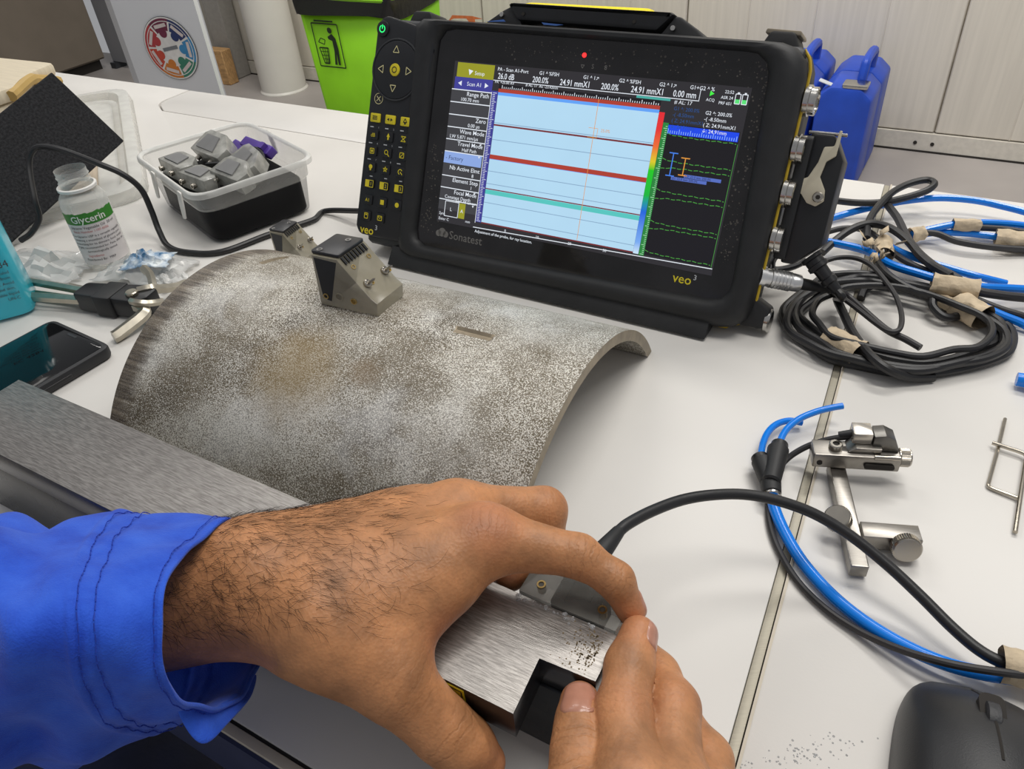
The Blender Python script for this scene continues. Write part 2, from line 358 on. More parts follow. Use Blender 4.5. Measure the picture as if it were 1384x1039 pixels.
iprint('cancel_mark', outline(circ(9.0, 118.8, 4.2, 18), .5)+[('line', (7, 116.8), (11, 120.8), .6), ('line', (7, 120.8), (11, 116.8), .6)], M_cream, pad, D-.15)
keys = [(y, [7.9, 23.4, 39.0]) for y in (103.5, 89.8, 76.8, 63.5, 49.9, 36.3)]+[(22.8, [7.7, 22.4])]
icons = 0
for r, (y, xs) in enumerate(keys):
    for k, x in enumerate(xs):
        if r == 0: poly, m = rrect(x-5, y-3.6, x+5, y+3.6, 1), M_yel
        else: poly, m = rrect(x-4.6, y-4, x+4.6, y+4, 1.2), M_blackp
        g = ip(poly, D-1.3, D+1, .6); b = g.obj('key', m, pad)
        e = D-1.45
        if r == 0:
            sh = [[('rect', x-2.4, y+.9, x+2.4, y+1.5), ('rect', x-2.4, y-.3, x+2.4, y+.3), ('rect', x-2.4, y-1.5, x+2.4, y-.9)], [('poly', tri(x-1.4, y, 1.5, PI)), ('poly', tri(x+1.4, y, 1.5, 0))], outline(tri(x, y+.4, 2, PI/2), .6)+[('rect', x-.8, y-2.2, x+.8, y-.6)]][k]; m = M_keypad
        elif r == 4: sh = [('rect', x-4.2, y-3, x+.2, y+3)]+outline([(x, y-2.8), (x+4.2, y-2.8), (x+4.2, y+2.8), (x, y+2.8)], .5)+[('text', x+.9, y-1.4, str(k+1), 4)]; m = M_yel
        elif r == 1: sh = [[('text', x-2.8, y-1.6, 'dB', 4.4)], [('poly', tri(x, y+1, 2, PI/2)), ('rect', x-.7, y-2.4, x+.7, y)], outline([(x-2.4, y+2), (x+2.4, y-2), (x-2.4, y-2), (x+2.4, y+2)], .6)][k]; m = M_yel
        elif r == 2: sh = [outline([(x-2, y-2), (x+2, y-2), (x+2, y+2), (x-2, y+2)], .6)+[('rect', x-1, y-1, x+1, y+1)], outline(circ(x-.6, y+.6, 1.7, 12), .6)+[('line', (x+.5, y-.5), (x+2.6, y-2.6), .8)], outline([(x-2, y-2), (x+2, y-2), (x+2, y+2), (x-2, y+2)], .6)+[('line', (x-1.5, y-1.5), (x+1.5, y+1.5), .6)]][k]; m = M_yel
        elif r == 3: sh = [[('poly', circ(x, y+.4, 1.9, 12)), ('rect', x-.8, y-2.6, x+.8, y-1)], outline([(x+2.4*math.cos(PI/2+q*4*PI/5), y+2.4*math.sin(PI/2+q*4*PI/5)) for q in range(5)], .5), outline(circ(x, y, 2, 10, .5, 4.5), .7, False)+[('line', (x, y), (x+2.2, y-2.2), .7)]][k]; m = M_yel
        elif r == 5: sh = [[('text', x-2.6, y-1.5, 'A1', 4)], [('rect', x-1.9, y-2, x+1.9, y+2)], [('poly', circ(x, y, 2.1, 14))]][k]; m = M_yel
        else: sh = [outline([(x-1.8, y-2.2), (x+1.8, y-2.2), (x+1.8, y+2.2), (x-1.8, y+2.2)], .6)+[('rect', x-1, y+.5, x+1, y+1.5)], outline([(x-2.2, y-1.8), (x+2.2, y-1.8), (x+2.2, y+1.8), (x-2.2, y+1.8)], .6)+[('line', (x-2, y+1.6), (x, y-.4), .5), ('line', (x+2, y+1.6), (x, y-.4), .5)]][k]; m = M_yel
        iprint('key_symbol', sh, m, pad, e)
num = 0
lab = []
for r in (1, 2, 3, 4):
    for k, x in enumerate(keys[r][1]):
        num += 1; y = keys[r][0]+5.6
        if r < 4: lab.append(('text', x+3.4, y, str(num), 2.0)); lab.append(('rect', x-5, y+.3, x-1.4, y+1.1))
        else: lab.append(('rect', x-1, y+.2, x+2, y+.9))
iprint('key_numbers', lab, M_ink, pad, D-.15)
iprint('model_lettering', [('text', 1.6, 7.4, 'veo', 10.0, dict(bold=.012))], M_yel, pad, D-.15)
iprint('model_numeral', [('text', 17.2, 12.0, '3', 6, dict(bold=.004))], M_ink, pad, D-.15)
# lettering on the glass
iprint('model_lettering', [('text', 282.5, 20.2, 'veo', 9.5, dict(bold=.008))], M_yel, glass, -.15)
iprint('model_numeral', [('text', 297.2, 24.2, '3', 5.2, dict(bold=.004))], M_ink, glass, -.15)
M_logo = mat('grey_glass_print', (112, 110, 108), .5)
iprint('maker_lettering', [('text', 90, 17.2, 'Sonatest', 9.2, dict(bold=.006))]+[('poly', circ(83-3.6+q*3.6, 20+(1.2 if q == 1 else 0), 2.6+(1 if q == 1 else 0), 16)) for q in range(3)], M_logo, glass, -.15)
M_led = mat('red_indicator', (255, 40, 40), .4, emit=2.2)
g = ip(circ(186, 165.6, 1.7, 12), -.7, .5, .4); g.obj('red_indicator', M_led, glass)
iprint('indicator_marks', outline(tri(186, 158.2, 1.5, -PI/2), .5)+[('text', 193, 157, 'S', 4.5), ('text', 203, 157, '8', 4.5)], M_logo, glass, -.15)
# splashes of dried couplant on the glass
g = G()
for k in range(420):
    q = random.random()
    if q < .35: x, y = random.uniform(120, 318), random.gauss(166, 5)
    elif q < .75: x, y = random.gauss(317, 3.4), random.uniform(40, 170)
    else: x, y = random.gauss(67, 4), random.uniform(18, 90)
    if not (60 < x < 323 and 12 < y < 174): continue
    r = random.uniform(.2, .85)**1.2; g.add([(*p, 0) for p in circ(x, y, r, 7)], [tuple(range(7))], MM @ flatM(0, 0, -.12))
o = g.obj('dried_droplets', mat('dried_couplant', (84, 80, 76), .6), glass, smooth=0); o['kind'] = 'stuff'
# screen image
def em(name, col, e=1.0):
    m = mat(name, col, .25, var=.02, scale=20, emit=e); m.node_tree.nodes['Principled BSDF'].inputs['Base Color'].default_value = (0, 0, 0, 1)
    for l in list(m.node_tree.links):
        if l.to_socket.name == 'Base Color': m.node_tree.links.remove(l)
    return m
E_grey, E_bar, E_black = em('screen_grey', (62, 62, 66)), em('screen_dark', (44, 42, 46)), em('screen_black', (20, 18, 24))
E_white, E_lb, E_blue, E_yel = em('screen_white', (226, 232, 240)), em('screen_pale_blue', (178, 216, 240)), em('screen_blue', (24, 70, 232)), em('screen_olive', (150, 150, 34))
E_navy, E_band, E_red, E_teal, E_dkred = em('screen_navy', (62, 62, 148)), em('screen_azure', (96, 160, 244)), em('screen_red', (172, 60, 46)), em('screen_teal', (86, 196, 190)), em('screen_maroon', (116, 40, 44))
E_line, E_green, E_grn2, E_sel, E_or, E_lab = em('screen_line', (134, 166, 196)), em('screen_green', (60, 190, 60)), em('screen_ruler_green', (40, 132, 60)), em('screen_selected', (140, 168, 226)), em('screen_orange', (222, 150, 60)), em('screen_tag', (84, 108, 190))
disp = iprint('display', [('rect', 76.5, 29.5, 309.5, 154)], E_bar, inst, -.20)
iprint('menu_column', [('rect', 76.5, 40, 113, 133)], E_grey, disp, -.26)
iprint('menu_tab', [('rect', 79.5, 142.6, 113.2, 153.2)], E_yel, disp, -.26)
iprint('menu_tab', [('rect', 78.4, 133.4, 113.2, 142.5)], E_navy, disp, -.26)
iprint('menu_tab', [('rect', 76.6, 76.8, 112, 85.6)], E_sel, disp, -.30)
sep = [('rect', 76.6, 133.2-9.47*k-.35, 113.2, 133.2-9.47*k+.35) for k in (0, 1, 2, 3, 4, 5, 7, 8, 9)]
iprint('menu_lines', sep+outline([(83, 35), (96, 35), (96, 47), (83, 47)], .5)+[('rect', 113, 34, 113.5, 134)], E_white, disp, -.32)
iprint('menu_cell', [('rect', 96.5, 35, 102.5, 47)], E_yel, disp, -.32)
txt = []
R = dict(align='RIGHT', bold=.004)
rows_ = ['Range Path', None, 'Zero', 'Wave Mode', 'Travel Mode', None, 'Nb Active Elmt', 'Element Step', 'Focal Mode']
vals = ['100.70 mm', None, '0.00 \u00b5s', 'LW 5.871 mm/\u00b5s', 'Half Path', None, '8', '1', 'Constant Depth']
for k, (a, b) in enumerate(zip(rows_, vals)):
    y = 133.2-9.47*k
    if a: txt += [('text', 111.6, y-4.2, a, 4.6, R), ('text', 106.5 if k else 103, y-8.2, b, 3.8, R)]
txt += [('poly', tri(84, 138, 2.2, PI)), ('poly', tri(107.5, 138, 2.2, 0)), ('text', 90, 136.6, 'Scan A1', 4.2), ('poly', tri(92, 147, 2.6, .3)), ('text', 96, 145, 'Setup', 4.0)]
for y in (100.6-3.2, 91.2-3.2, 62.8-3.2, 53.2-3.6): txt.append(('poly', tri(109.4, y-3.4, 1.1, -PI/2)))
txt += [('text', 112, 47.3, 'Scan A1 Linear', 3.2, R), ('text', 88, 39.5, 'L', 4), ('text', 98.2, 39.5, 'A', 4), ('text', 78, 35.5, 'Sync', 3.2), ('text', 78, 31.2, 'Enter C', 3.2), ('text', 104, 32.6, 'mm', 3)]
txt += [('text', 114, 26.6, 'Adjustment of the probe, for ray location.', 3.1, dict(bold=.004))]
for x, a in ((116, 'PA - Scan A1-Port'), (152, 'G1 ^ %FSH'), (188, 'G1 ^ 1\u2197'), (216, 'G2 ^ %FSH'), (246, 'G2 ^ 1\u2197'), (268, 'G1+G2 ^ %')): txt.append(('text', x, 149.7, a, 3.6, dict(bold=.004)))
for x, a in ((117, '26.0 dB'), (147, '200.0%'), (170, '24.91 mmX1'), (203, '200.0%'), (226, '24.91 mmX1'), (257, '0.00 mm')): txt.append(('text', x, 144.0, a, 6.0, dict(bold=.008, sx=.78)))
txt += [('text', 115, 140.7, 'PA  +25.00 AV', 2.8), ('text', 142, 140.7, '# AL: 17  As: -23.42mm', 2.8), ('text', 259, 139.4, '# AL: 17', 3.6)]
txt += [('text', 280.6, 143.2, 'ACQ', 2.7), ('text', 298.5, 149.2, '22:52', 2.8, R), ('text', 298.5, 145.6, 'ASR 24', 2.7, R), ('text', 298.5, 142.0, 'PRF 651', 2.7, R)]
for k, a in enumerate(('G2 ^: 200.0%', '-( -8.50mm', '( Z: 24.91mmX1', '\u2193: 24.91mm')): txt.append(('text', 282, 134.6-3.9*k, a, 3.4, dict(bold=.004)))
txt += [('text', 141, 29.9+1.4, '0', 3), ('text', 169, 31.3, '10', 3), ('text', 197, 31.3, '20', 3), ('text', 226, 31.3, '30', 3)]
iprint('screen_text', txt, E_white, disp, -.40)['kind'] = 'stuff'
iprint('screen_text', [('text', 259.5, 135.2-3.9*k, a, 3.4) for k, a in enumerate(('G1 ^: 200.0%', '-( -8.50mm', '( Z: 24.91mmX1', '\u2193: 24.91mm'))], em('screen_dim_blue', (40, 80, 140)), disp, -.40)
iprint('menu_heading', [('text', 78.2, 79.6, '- Factory', 4.6)], em('screen_ink', (40, 50, 90)), disp, -.36)
# B-scan image
iprint('scan_image', [('rect', 119, 35.2, 249.5, 134)], E_lb, disp, -.26)
iprint('scan_echo', [('rect', 119, 132.2, 249.5, 134.8), ('rect', 119, 84.6, 249.5, 85.4)], E_band, disp, -.29)
iprint('scan_echo', [('rect', 119, 84.9, 249.5, 88.2), ('rect', 119, 134.4, 249.5, 137.0)], E_red, disp, -.30)
iprint('scan_echo', [('rect', 119, 109.8, 249.5, 111.0), ('rect', 119, 61.6, 249.5, 62.4), ('rect', 119, 34.6, 249.5, 35.6)], E_dkred, disp, -.30)
iprint('scan_echo', [('rect', 119, 58.0, 249.5, 61.4)], E_teal, disp, -.29)
iprint('scan_lines', [('rect', 119, y-.25, 249.5, y+.25) for y in (99.5, 75.6, 66, 51.3, 40, 112.0)], E_line, disp, -.29)
rul = [('rect', 122+q*1.75-.25, 137.2, 122+q*1.75+.25, 139.6 if q % 5 == 0 else 138.5) for q in range(73)]
iprint('ruler_marks', rul+[('rect', 114.3+ (q % 2)*.3, 36+q*1.3-.2, 116.6 if q % 5 else 118, 36+q*1.3+.2) for q in range(76)], E_white, disp, -.36)
iprint('ruler_band', [('rect', 113.6, 35, 118.8, 135)], E_navy, disp, -.30)
iprint('ruler_band', [('rect', 119, 137.0, 249.5, 140.4)], E_black, disp, -.30)
iprint('scan_cursor', [('line', (203, 137), (204, 36), .4)]+outline([(198.6, 110.5), (206, 110.5), (206, 117), (198.6, 117)], .3)[:3]+[('text', 208.5, 115, '25.0%', 3)], E_or, disp, -.38)
M_cb = em('screen_colour_scale', (255, 0, 0)); nt = M_cb.node_tree; bb_ = nt.nodes['Principled BSDF']
tcn = nt.nodes.new('ShaderNodeTexCoord'); sx_ = nt.nodes.new('ShaderNodeSeparateXYZ'); mr_ = nt.nodes.new('ShaderNodeMapRange'); rp_ = nt.nodes.new('ShaderNodeValToRGB')
nt.links.new(tcn.outputs['Object'], sx_.inputs[0]); nt.links.new(sx_.outputs[2], mr_.inputs[0]); mr_.inputs[1].default_value = .035; mr_.inputs[2].default_value = .133; nt.links.new(mr_.outputs[0], rp_.inputs[0])
for l in list(bb_.inputs['Emission Color'].links): nt.links.remove(l)
nt.links.new(rp_.outputs[0], bb_.inputs['Emission Color'])
els = rp_.color_ramp.elements; els[0].position = 0; els[0].color = (*lin((200, 225, 245)), 1); els[1].position = 1; els[1].color = (*lin((226, 40, 50)), 1)
for p, c in ((.08, (120, 170, 240)), (.30, (30, 100, 220)), (.42, (20, 180, 60)), (.60, (30, 200, 30)), (.66, (220, 200, 40)), (.76, (236, 110, 50)), (.88, (226, 50, 50))):
    e = els.new(p); e.color = (*lin(c), 1)
iprint('colour_scale', [('rect', 249.6, 34.5, 253.8, 133)], M_cb, disp, -.32)
iprint('ruler_band', [('rect', 254, 34, 258, 126.5)], E_grn2, disp, -.32)
iprint('ruler_marks', [('rect', 256.2 if q % 5 else 254.8, 35+q*1.35-.2, 257.6, 35+q*1.35+.2) for q in range(67)], em('screen_pale_green', (170, 225, 180)), disp, -.36)
# A-scan pane
iprint('trace_pane', [('rect', 258, 35, 308, 126)], E_black, disp, -.26)
iprint('ruler_band', [('rect', 258, 119.4, 307.5, 125.4)], E_blue, disp, -.30)
iprint('ruler_marks', [('rect', 258.5+q*1.6-.2, 119.8, 258.5+q*1.6+.2, 121.8 if q % 5 else 123.0) for q in range(31)], em('screen_ruler_tick', (150, 190, 250)), disp, -.34)
tr = []
for y0, ph in ((118.2, 0), (101.2, 0), (97.5, 1), (80.2, 0), (76.5, 1), (58, 0), (55.2, 1), (36.6, 0)):
    xs = [258+k*1.0 for k in range(50)]
    for k in range(49):
        f = lambda x: y0+ (1.6*math.exp(-(x-258)/6)*(1 if ph == 0 else -1)) - (.25*math.sin(x*.7))
        if k % 4 != 3: tr.append(('line', (xs[k], f(xs[k])), (xs[k+1], f(xs[k+1])), .5))
tr += [('line', (308, 35), (308, 118), .35)]
iprint('trace', tr, em('screen_trace', (70, 150, 60)), disp, -.32)
iprint('gate_cursor', [('rect', 262.6, 106.9, 268.9, 107.6), ('rect', 262.6, 91.6, 268.9, 92.3), ('rect', 265.3, 92, 266.0, 107.4)], em('screen_gate_blue', (70, 130, 235)), disp, -.36)
iprint('gate_cursor', [('rect', 271.6, 104.5, 277.9, 105.2), ('rect', 271.6, 93.0, 277.9, 93.7), ('rect', 274.4, 93.2, 275.1, 105)], E_or, disp, -.36)
iprint('gate_tag', [('rect', 267, 89.4, 292.6, 91.6), ('rect', 276, 91.9, 302.2, 94.2)], E_lab, disp, -.34)
iprint('gate_tag_text', [('text', 267.6, 89.8, 'G1: 22.0 mm 200.0%', 2.2), ('text', 276.6, 92.3, 'G2: 22.0 mm 200.0%', 2.2)], E_black, disp, -.40)
iprint('play_mark', [('poly', tri(283.5, 148.2, 2.0, 0))], em('screen_play', (70, 240, 70)), disp, -.36)
iprint('battery_outline', [x for bx in (299.9, 304.5) for x in outline([(bx, 143.2), (bx+3.4, 143.2), (bx+3.4, 149.4), (bx, 149.4)], .5)+[('rect', bx+1, 149.6, bx+2.4, 150.5)]], E_white, disp, -.36)
iprint('battery_level', [('rect', bx+.3, 143.4, bx+3.1, 146) for bx in (299.9, 304.5)], em('screen_battery', (90, 226, 120)), disp, -.35)
for sh_ in (('rect', 113.4, 142.4, 276, 142.9), ('line', (112, 30.4), (309, 34.2), .6), ('rect', 275.6, 142.9, 276, 150.5)): iprint('screen_line', [sh_], E_white, disp, -.38)
iprint('status_bar', [('rect', 231, 140.7, 256, 142.2)], em('screen_mint', (70, 170, 160)), disp, -.36)
g = G(); g.prism(rpoly([(-8, -15.0), (4, -9.9), (12, -5.6), (12, 2), (-3, 2)], 1, 2), 36, 316, 1, MM @ YZ); g.obj('base_rail', M_black, inst)
# seal, trim, handle, feet
tr = [(46, 10, -6), (300, 10, -5.5), (322, 11, -4), (334, 12, 0), (340.5, 10, 12), (341.8, 9, 30), (341.8, 9, 150), (340.6, 9, 172), (335, 10, 181)]
g = G(); g.tube([(x, y, z) for x, y, z in tr], 1.1, 8, MM, sub=6); g.obj('yellow_trim', M_yeltrim, inst)
hp = rpoly([(84, 176), (108, 192), (116, 197.5), (139, 197), (243, 196.5), (262, 188), (278, 176)], [0, 6, 6, 3, 8, 8, 0], 4)
g = ip(rpoly([(84, 176), (110, 193.5), (118, 197.5), (124, 197.5), (124, 192), (132, 176)], [0, 5, 4, 0, 0, 0], 4), 6, 34, 2); g.obj('handle_mount', M_black, inst)
g = ip(rpoly([(232, 176), (244, 193), (246, 196), (250, 195.5), (264, 188), (280, 176)], [0, 0, 3, 5, 6, 0], 4), 6, 34, 2); g.obj('handle_mount', M_black, inst)
g = ip(rpoly([(114, 197.8), (124, 186.5), (235, 185.2), (246, 196.6), (243, 198), (118, 199)], [2, 4, 4, 2, 2, 2], 4), 4, 30, 3); hd = g.obj('handle', M_black, inst)
for x, y in ((110.5, 190), (246.5, 187.8)): g = ip(circ(x, y, 1.8, 14), 3.6, 8, .4); g.obj('handle_screw', M_silver, inst)
for x, y in ((129.4, 191), (218, 190.2)): g = ip(circ(x, y, 1.3, 12), 3.2, 6); g.obj('handle_hole', M_seam, hd)
def foot(poly, d0, d1): g = ip(rpoly(poly, 4, 4), d0, d1, 2); return g.obj('corner_foot', M_black, inst)
foot([(302, 176), (310, 192), (326, 192), (334, 176)], 14, 40); foot([(14, 176), (22, 191), (38, 191), (44, 176)], 14, 40)
foot([(322, -1), (350, -1), (353, 14), (336, 22)], 8, 24)
g = ip(rpoly([(306, 190.5), (330, 190), (329, 193), (307, 193.5)], 1, 3), 16, 38, .5); g.obj('foot_plate', mat('worn_metal_plate', (150, 140, 124), .4, .7), inst)
g = G(); g.cyl((349, 16, 5), (353.5, 16, 5), 8.5, seg=24, bev=1, M=MM); g.obj('foot_cap', M_silver, inst)
for z in (151, 120.5, 92, 61):
    g = G(); g.lathe([(10, 0), (10, 3), (9, 3.5), (9, 7), (7.5, 7.6), (7.5, 6), (3, 6), (3, 0)], 28, MM @ Matrix.Translation((342, 14, z)) @ Matrix.Rotation(PI/2, 4, 'Y')); g.obj('socket_ring', M_silver, inst)
# worn stickers on the top rim
M_st1 = mat('orange_sticker', (222, 120, 60), .6, var=.2, scale=200); M_st2 = mat('blue_sticker', (60, 100, 170), .6)
def toprim(name, pts, m):
    g = G(); g.add([(x, y, 183.4+h) for x, y, h in pts], [tuple(range(len(pts)))], MM); g.obj(name, m, inst, smooth=0)
iprint('sticker_remnant', [('poly', [(69, 181.2), (72, 185.8), (90, 186), (100, 184.5), (93, 183.8), (94, 180), (89, 181), (85, 184), (74, 183.5)])], M_st1, inst, -4.6)
iprint('sticker_remnant', [('poly', [(101, 182.6), (118, 185), (120, 183.6), (110, 183)])], M_st2, inst, -4.6); iprint('sticker_remnant', [('poly', [(150, 184.6), (168, 184), (162, 183), (152, 183.2)])], M_st2, inst, -4.6)
iprint('sticker_text', [('text', 66, 179.2, 'APPLUS', 2.6), ('text', 104, 179.6, 'SERVICE', 2.6), ('text', 146, 180.6, 'VEO 3', 2.6)] if False else [('text', 104, 178.8, '\u00b7 \u00b7\u00b7 \u00b7 \u00b7\u00b7', 3)], M_ink, inst, -5.2)
# cream adhesive residue
# ---------------------------------------------------------------- probe connector with lever
con = thing('probe_connector', 'black multi-pin probe connector with a cream metal lever in the right side of the instrument', 'connector', M=MI @ Matrix.Translation((.344, .03, .09)))
def cp(poly, x0, x1, g=None, bev=0.0):   # prism along x (out of the side); poly of (depth, height) in mm about the connector
    g = g or G(); g.prism(poly, x0, x1, bev, MM @ YZ); return g
g = cp(rpoly([(-17, -42), (22, -42), (22, 40), (-17, 40)], 3, 3), 1, 9, bev=1); g.obj('flange', M_black, con)
g = G(); g.prism(rpoly([(6, -44), (14, -44), (30, -28), (30, 27), (21, 42), (6, 42)], 2, 3), 14, -14, 1.5, MM @ XZ); g.obj('housing', M_blackp, con)
lev = rpoly([(-6, 3.5), (-6, 8.5), (5, 11), (11, 14), (15, 24), (16.5, 34), (22.5, 35), (23.5, 45), (25.3, 45), (25, 29), (20, 25), (18.5, 15), (23.5, 7), (24.5, 0), (20, -4), (14, -2.5), (9, 3)], 1.5, 3)
g = G(); g.prism(lev, 16.5, 14.6, .5, MM @ XZ); lv = g.obj('lever', mat('cream_lever', (206, 198, 176), .42, .3), con)
g = G(); g.cyl((20.5, -16.2, 2.2), (20.5, -18.6, 2.2), 3.6, seg=18, bev=.6, M=MM); g.obj('lever_screw', M_screw, lv)
g = G(); g.cyl((20.5, -18.5, 2.2), (20.5, -19.0, 2.2), 1.6, seg=6, M=MM); g.obj('screw_socket', M_seam, lv)
g = G(); g.cyl((4, -10, 42.5), (28, -10, 43), 1.1, seg=10, M=MM); g.obj('lever_rod', M_silver, con)
g = G(); g.lathe([(9, 0), (9, -3), (7.5, -4), (7.5, -8), (8.5, -8.5), (8.5, -12), (6, -13), (5.5, -22), (6.5, -23), (6.5, -27), (5, -28), (4, -36)], 20, MM @ Matrix.Translation((23, -2, -37)) @ Matrix.Rotation(-.85, 4, 'Y') @ Matrix.Scale(.85, 4)); g.obj('cable_gland', M_blackp, con)
# ---------------------------------------------------------------- background things on the floor
def FT(s, t, z=FZ): return W(s, t, z)
# green litter bin with a black liner
M_bin = mat('green_bin_plastic', (126, 190, 22), .42, var=.06, scale=8)
M_bag = mat('black_bin_liner', (20, 21, 23), .32, bump=.8, bscale=60)
M_wbin = mat('bin_print', (26, 40, 24), .6)
bt = 2.32; bn = thing('litter_bin', 'lime green litter bin with a black bag liner behind the desk', 'bin', W(-1.945, bt, FZ), TH)
def frust(a, b, c, d, z0, z1, r=.03):
    p = rrect(-a, -b, a, b, r); q = rrect(-c, -d, c, d, r); n = len(p)
    g = G(); g.grid([[(x, y, z0) for x, y in p], [(x, y, z1) for x, y in q]], True); return g, p, q
g, p, q = frust(.18, .14, .205, .160, 0, .54); g.f.append(tuple(range(len(p)))); g.obj('bucket', M_bin, bn, solid=.004)
g = G(); g.tube([(x*1.01, y*1.01,   .542) for x, y in q], .009, 8, sub=1, closed=True); g.obj('rim', M_bin, bn)
rows = []
for k, (f, z) in enumerate(((1.04, .490), (1.06, .525), (1.05, .556), (1.0, .57), (.93, .55), (.9, .40), (.7, .18))):
    rows.append([(x*f+random.gauss(0, .004), y*f+random.gauss(0, .004), z+random.gauss(0, .011 if k < 5 else .0)) for x, y in q])
g = G(); g.grid(rows, True); g.obj('liner', M_bag, bn, smooth=60, sub=1)
# logo on the front face (front face leans outward with height)
sl = math.atan2(.020, .54); ML = Matrix.Translation((-.108, -.1545-.0035, .305)) @ Matrix.Rotation(-(PI/2-0*sl)+0, 4, 'X') @ Matrix.Scale(-1, 4, (0, 1, 0)) if False else Matrix.Translation((-.085, -.1575, .385)) @ Matrix.Rotation(PI/2+sl, 4, 'X') @ Matrix.Scale(.86, 4)
def flat2(name, shapes, m, parent, M, h=0.0):
    g = G()
    for sh in shapes: g.add([(x, y, h) for x, y in sh], [tuple(range(len(sh)))], M)
    return g.obj(name, m, parent, smooth=0)
def seg2(a, b, wd):
    d = Vector((b[0]-a[0], b[1]-a[1])).normalized(); n = Vector((-d.y, d.x))*wd/2
    return [(a[0]-n.x, a[1]-n.y), (b[0]-n.x, b[1]-n.y), (b[0]+n.x, b[1]+n.y), (a[0]+n.x, a[1]+n.y)]
fr = [(-.068, -.085), (.068, -.085), (.068, .085), (-.068, .085)]
sh = [seg2(fr[i], fr[(i+1) % 4], .005) for i in range(4)]+[seg2((-.05, .095), (.05, .095), .006)]
sh += [circ(.022, .06, .012, 14)]
sh += [[(.005, .035), (.03, .048), (.046, .03), (.05, -.01), (.044, -.075), (.034, -.075), (.034, -.03), (.026, -.075), (.014, -.075), (.026, -.02), (.026, .02), (.008, .026)]]
sh += [seg2((-.052, -.01), (-.04, -.072), .005), seg2((-.004, -.01), (-.014, -.072), .005), seg2((-.05, -.01), (-.004, -.01), .006), seg2((-.04, -.072), (-.014, -.072), .006)]
sh += [seg2((-.048+.012*k, -.01), (-.036+.006*k, -.072), .0035) for k in range(1, 4)]+[seg2((-.048+.004*k, -.025-.015*k), (-.008-.003*k, -.025-.015*k), .003) for k in range(3)]
sh += [seg2(a, b, .004) for a, b in zip([(-.05, .012), (-.034, .028), (-.012, .022), (-.02, .004)], [(-.034, .028), (-.012, .022), (-.02, .004), (-.05, .012)])]
flat2('litter_symbol', sh, M_wbin, bn, ML, .0012)
g = G(); g.tube([(-.205, -.12, .05), (-.26, -.12, .06), (-.26, .02, .06), (-.2, .04, .05)], .006, 8); g.obj('handle_wire', M_black, bn)
# white pipe, timber block, post
pp = thing('white_column', 'round white column standing on the floor left of the green bin', 'column', W(-2.86, 2.69, FZ))
g = G(); g.lathe([(.112, 0), (.112, .004), (.105, .012), (.105, 1.75)], 32); g.obj('shaft', mat('white_column_paint', (214, 211, 204), .42, var=.03, scale=6), pp)
g = G(); g.box((-.09, -.03, 0), (.09, .03, .16)); o = g.obj('timber_block', mat('pine_timber', (176, 138, 92), .65, var=.25, scale=14, stretch=(2, 18, 6)), bevel=.004)
o.matrix_world = Matrix.Translation(W(-3.27, 2.68, FZ)) @ Matrix.Rotation(TH, 4, 'Z'); tag(o, 'small brown timber block on the floor beside the white cabinet', 'timber')
g = G(); g.box((-.055, -.04, 0), (.055, .05, 1.8)); o = g.obj('trim_4', mat('grey_post_paint', (150, 147, 142), .5), bevel=.006); o.matrix_world = Matrix.Translation(W(-3.27, 2.78, FZ)) @ Matrix.Rotation(TH, 4, 'Z'); struct(o)
# white cabinet with wheel sticker
M_cab = mat('white_cabinet_paint', (226, 228, 231), .42, var=.02, scale=4)
cb = thing('cabinet', 'white cabinet with a round multicoloured wheel sticker behind the desk', 'cabinet', W(-2.073, 1.70, FZ), TH+math.radians(13))
g = G(); g.prism([(0, 0), (-.305, 0), (-.62, .30), (-.40, .30)], .05, 1.5, .004); g.obj('carcass', M_cab, cb)
g = G(); g.prism([(-.003, -.020), (-.302, -.020), (-.302, -.001), (-.003, -.001)], .06, 1.49, .003); cdoor = g.obj('door', M_cab, cb)
g = G(); g.prism([(-.04, .02), (-.30, .02), (-.58, .28), (-.40, .28)], 0, .05); g.obj('plinth', M_charcoal, cb)
MS = Matrix.Translation((-.135, -.0205, .497)) @ Matrix.Rotation(PI/2, 4, 'X')
SR = .093
def sect(r0, r1, a0, a1, n=8): return [(r1*math.cos(a0+(a1-a0)*k/n), r1*math.sin(a0+(a1-a0)*k/n)) for k in range(n+1)]+[(r0*math.cos(a1+(a0-a1)*k/n), r0*math.sin(a1+(a0-a1)*k/n)) for k in range(n+1)]
stk = G(); stk.prism(circ(0, 0, SR, 48), .0015, .003, M=MS); stk = stk.obj('wheel_sticker', mat('sticker_border', (54, 58, 66), .4), cdoor)
flat2('sticker_ground', [circ(0, 0, SR*.985, 48)], mat('sticker_white', (226, 224, 220), .4), stk, MS, .0034)
cols = [(110, 40, 66), (176, 60, 64), (196, 72, 52), (206, 124, 50), (58, 128, 104), (60, 136, 186), (40, 54, 104)]
cnt = 7
for k in range(cnt):
    a0 = PI/2-.25+k*2*PI/cnt+.02; a1 = a0+2*PI/cnt-.05; m = mat('sticker_sector', cols[k], .4); am = (a0+a1)/2
    flat2('sticker_sector', [sect(SR*.56, SR*.84, a0+.02, a1-.02), sect(SR*.87, SR*.94, a0-.02, a1+.03)], m, stk, MS, .0038)
    flat2('sticker_dot', [circ(SR*.5*math.cos(am), SR*.5*math.sin(am), SR*.15, 18)], m, stk, MS, .0041)
    r = SR*.72; bx = [(math.cos(am)*r-math.sin(am)*q*SR*.24+math.cos(am)*h*SR*.055, math.sin(am)*r+math.cos(am)*q*SR*.24+math.sin(am)*h*SR*.055) for q, h in ((-1, -1), (1, -1), (1, 1), (-1, 1))]
    flat2('sticker_caption', [bx], mat('sticker_caption', (212, 200, 196), .5), stk, MS, .0042)
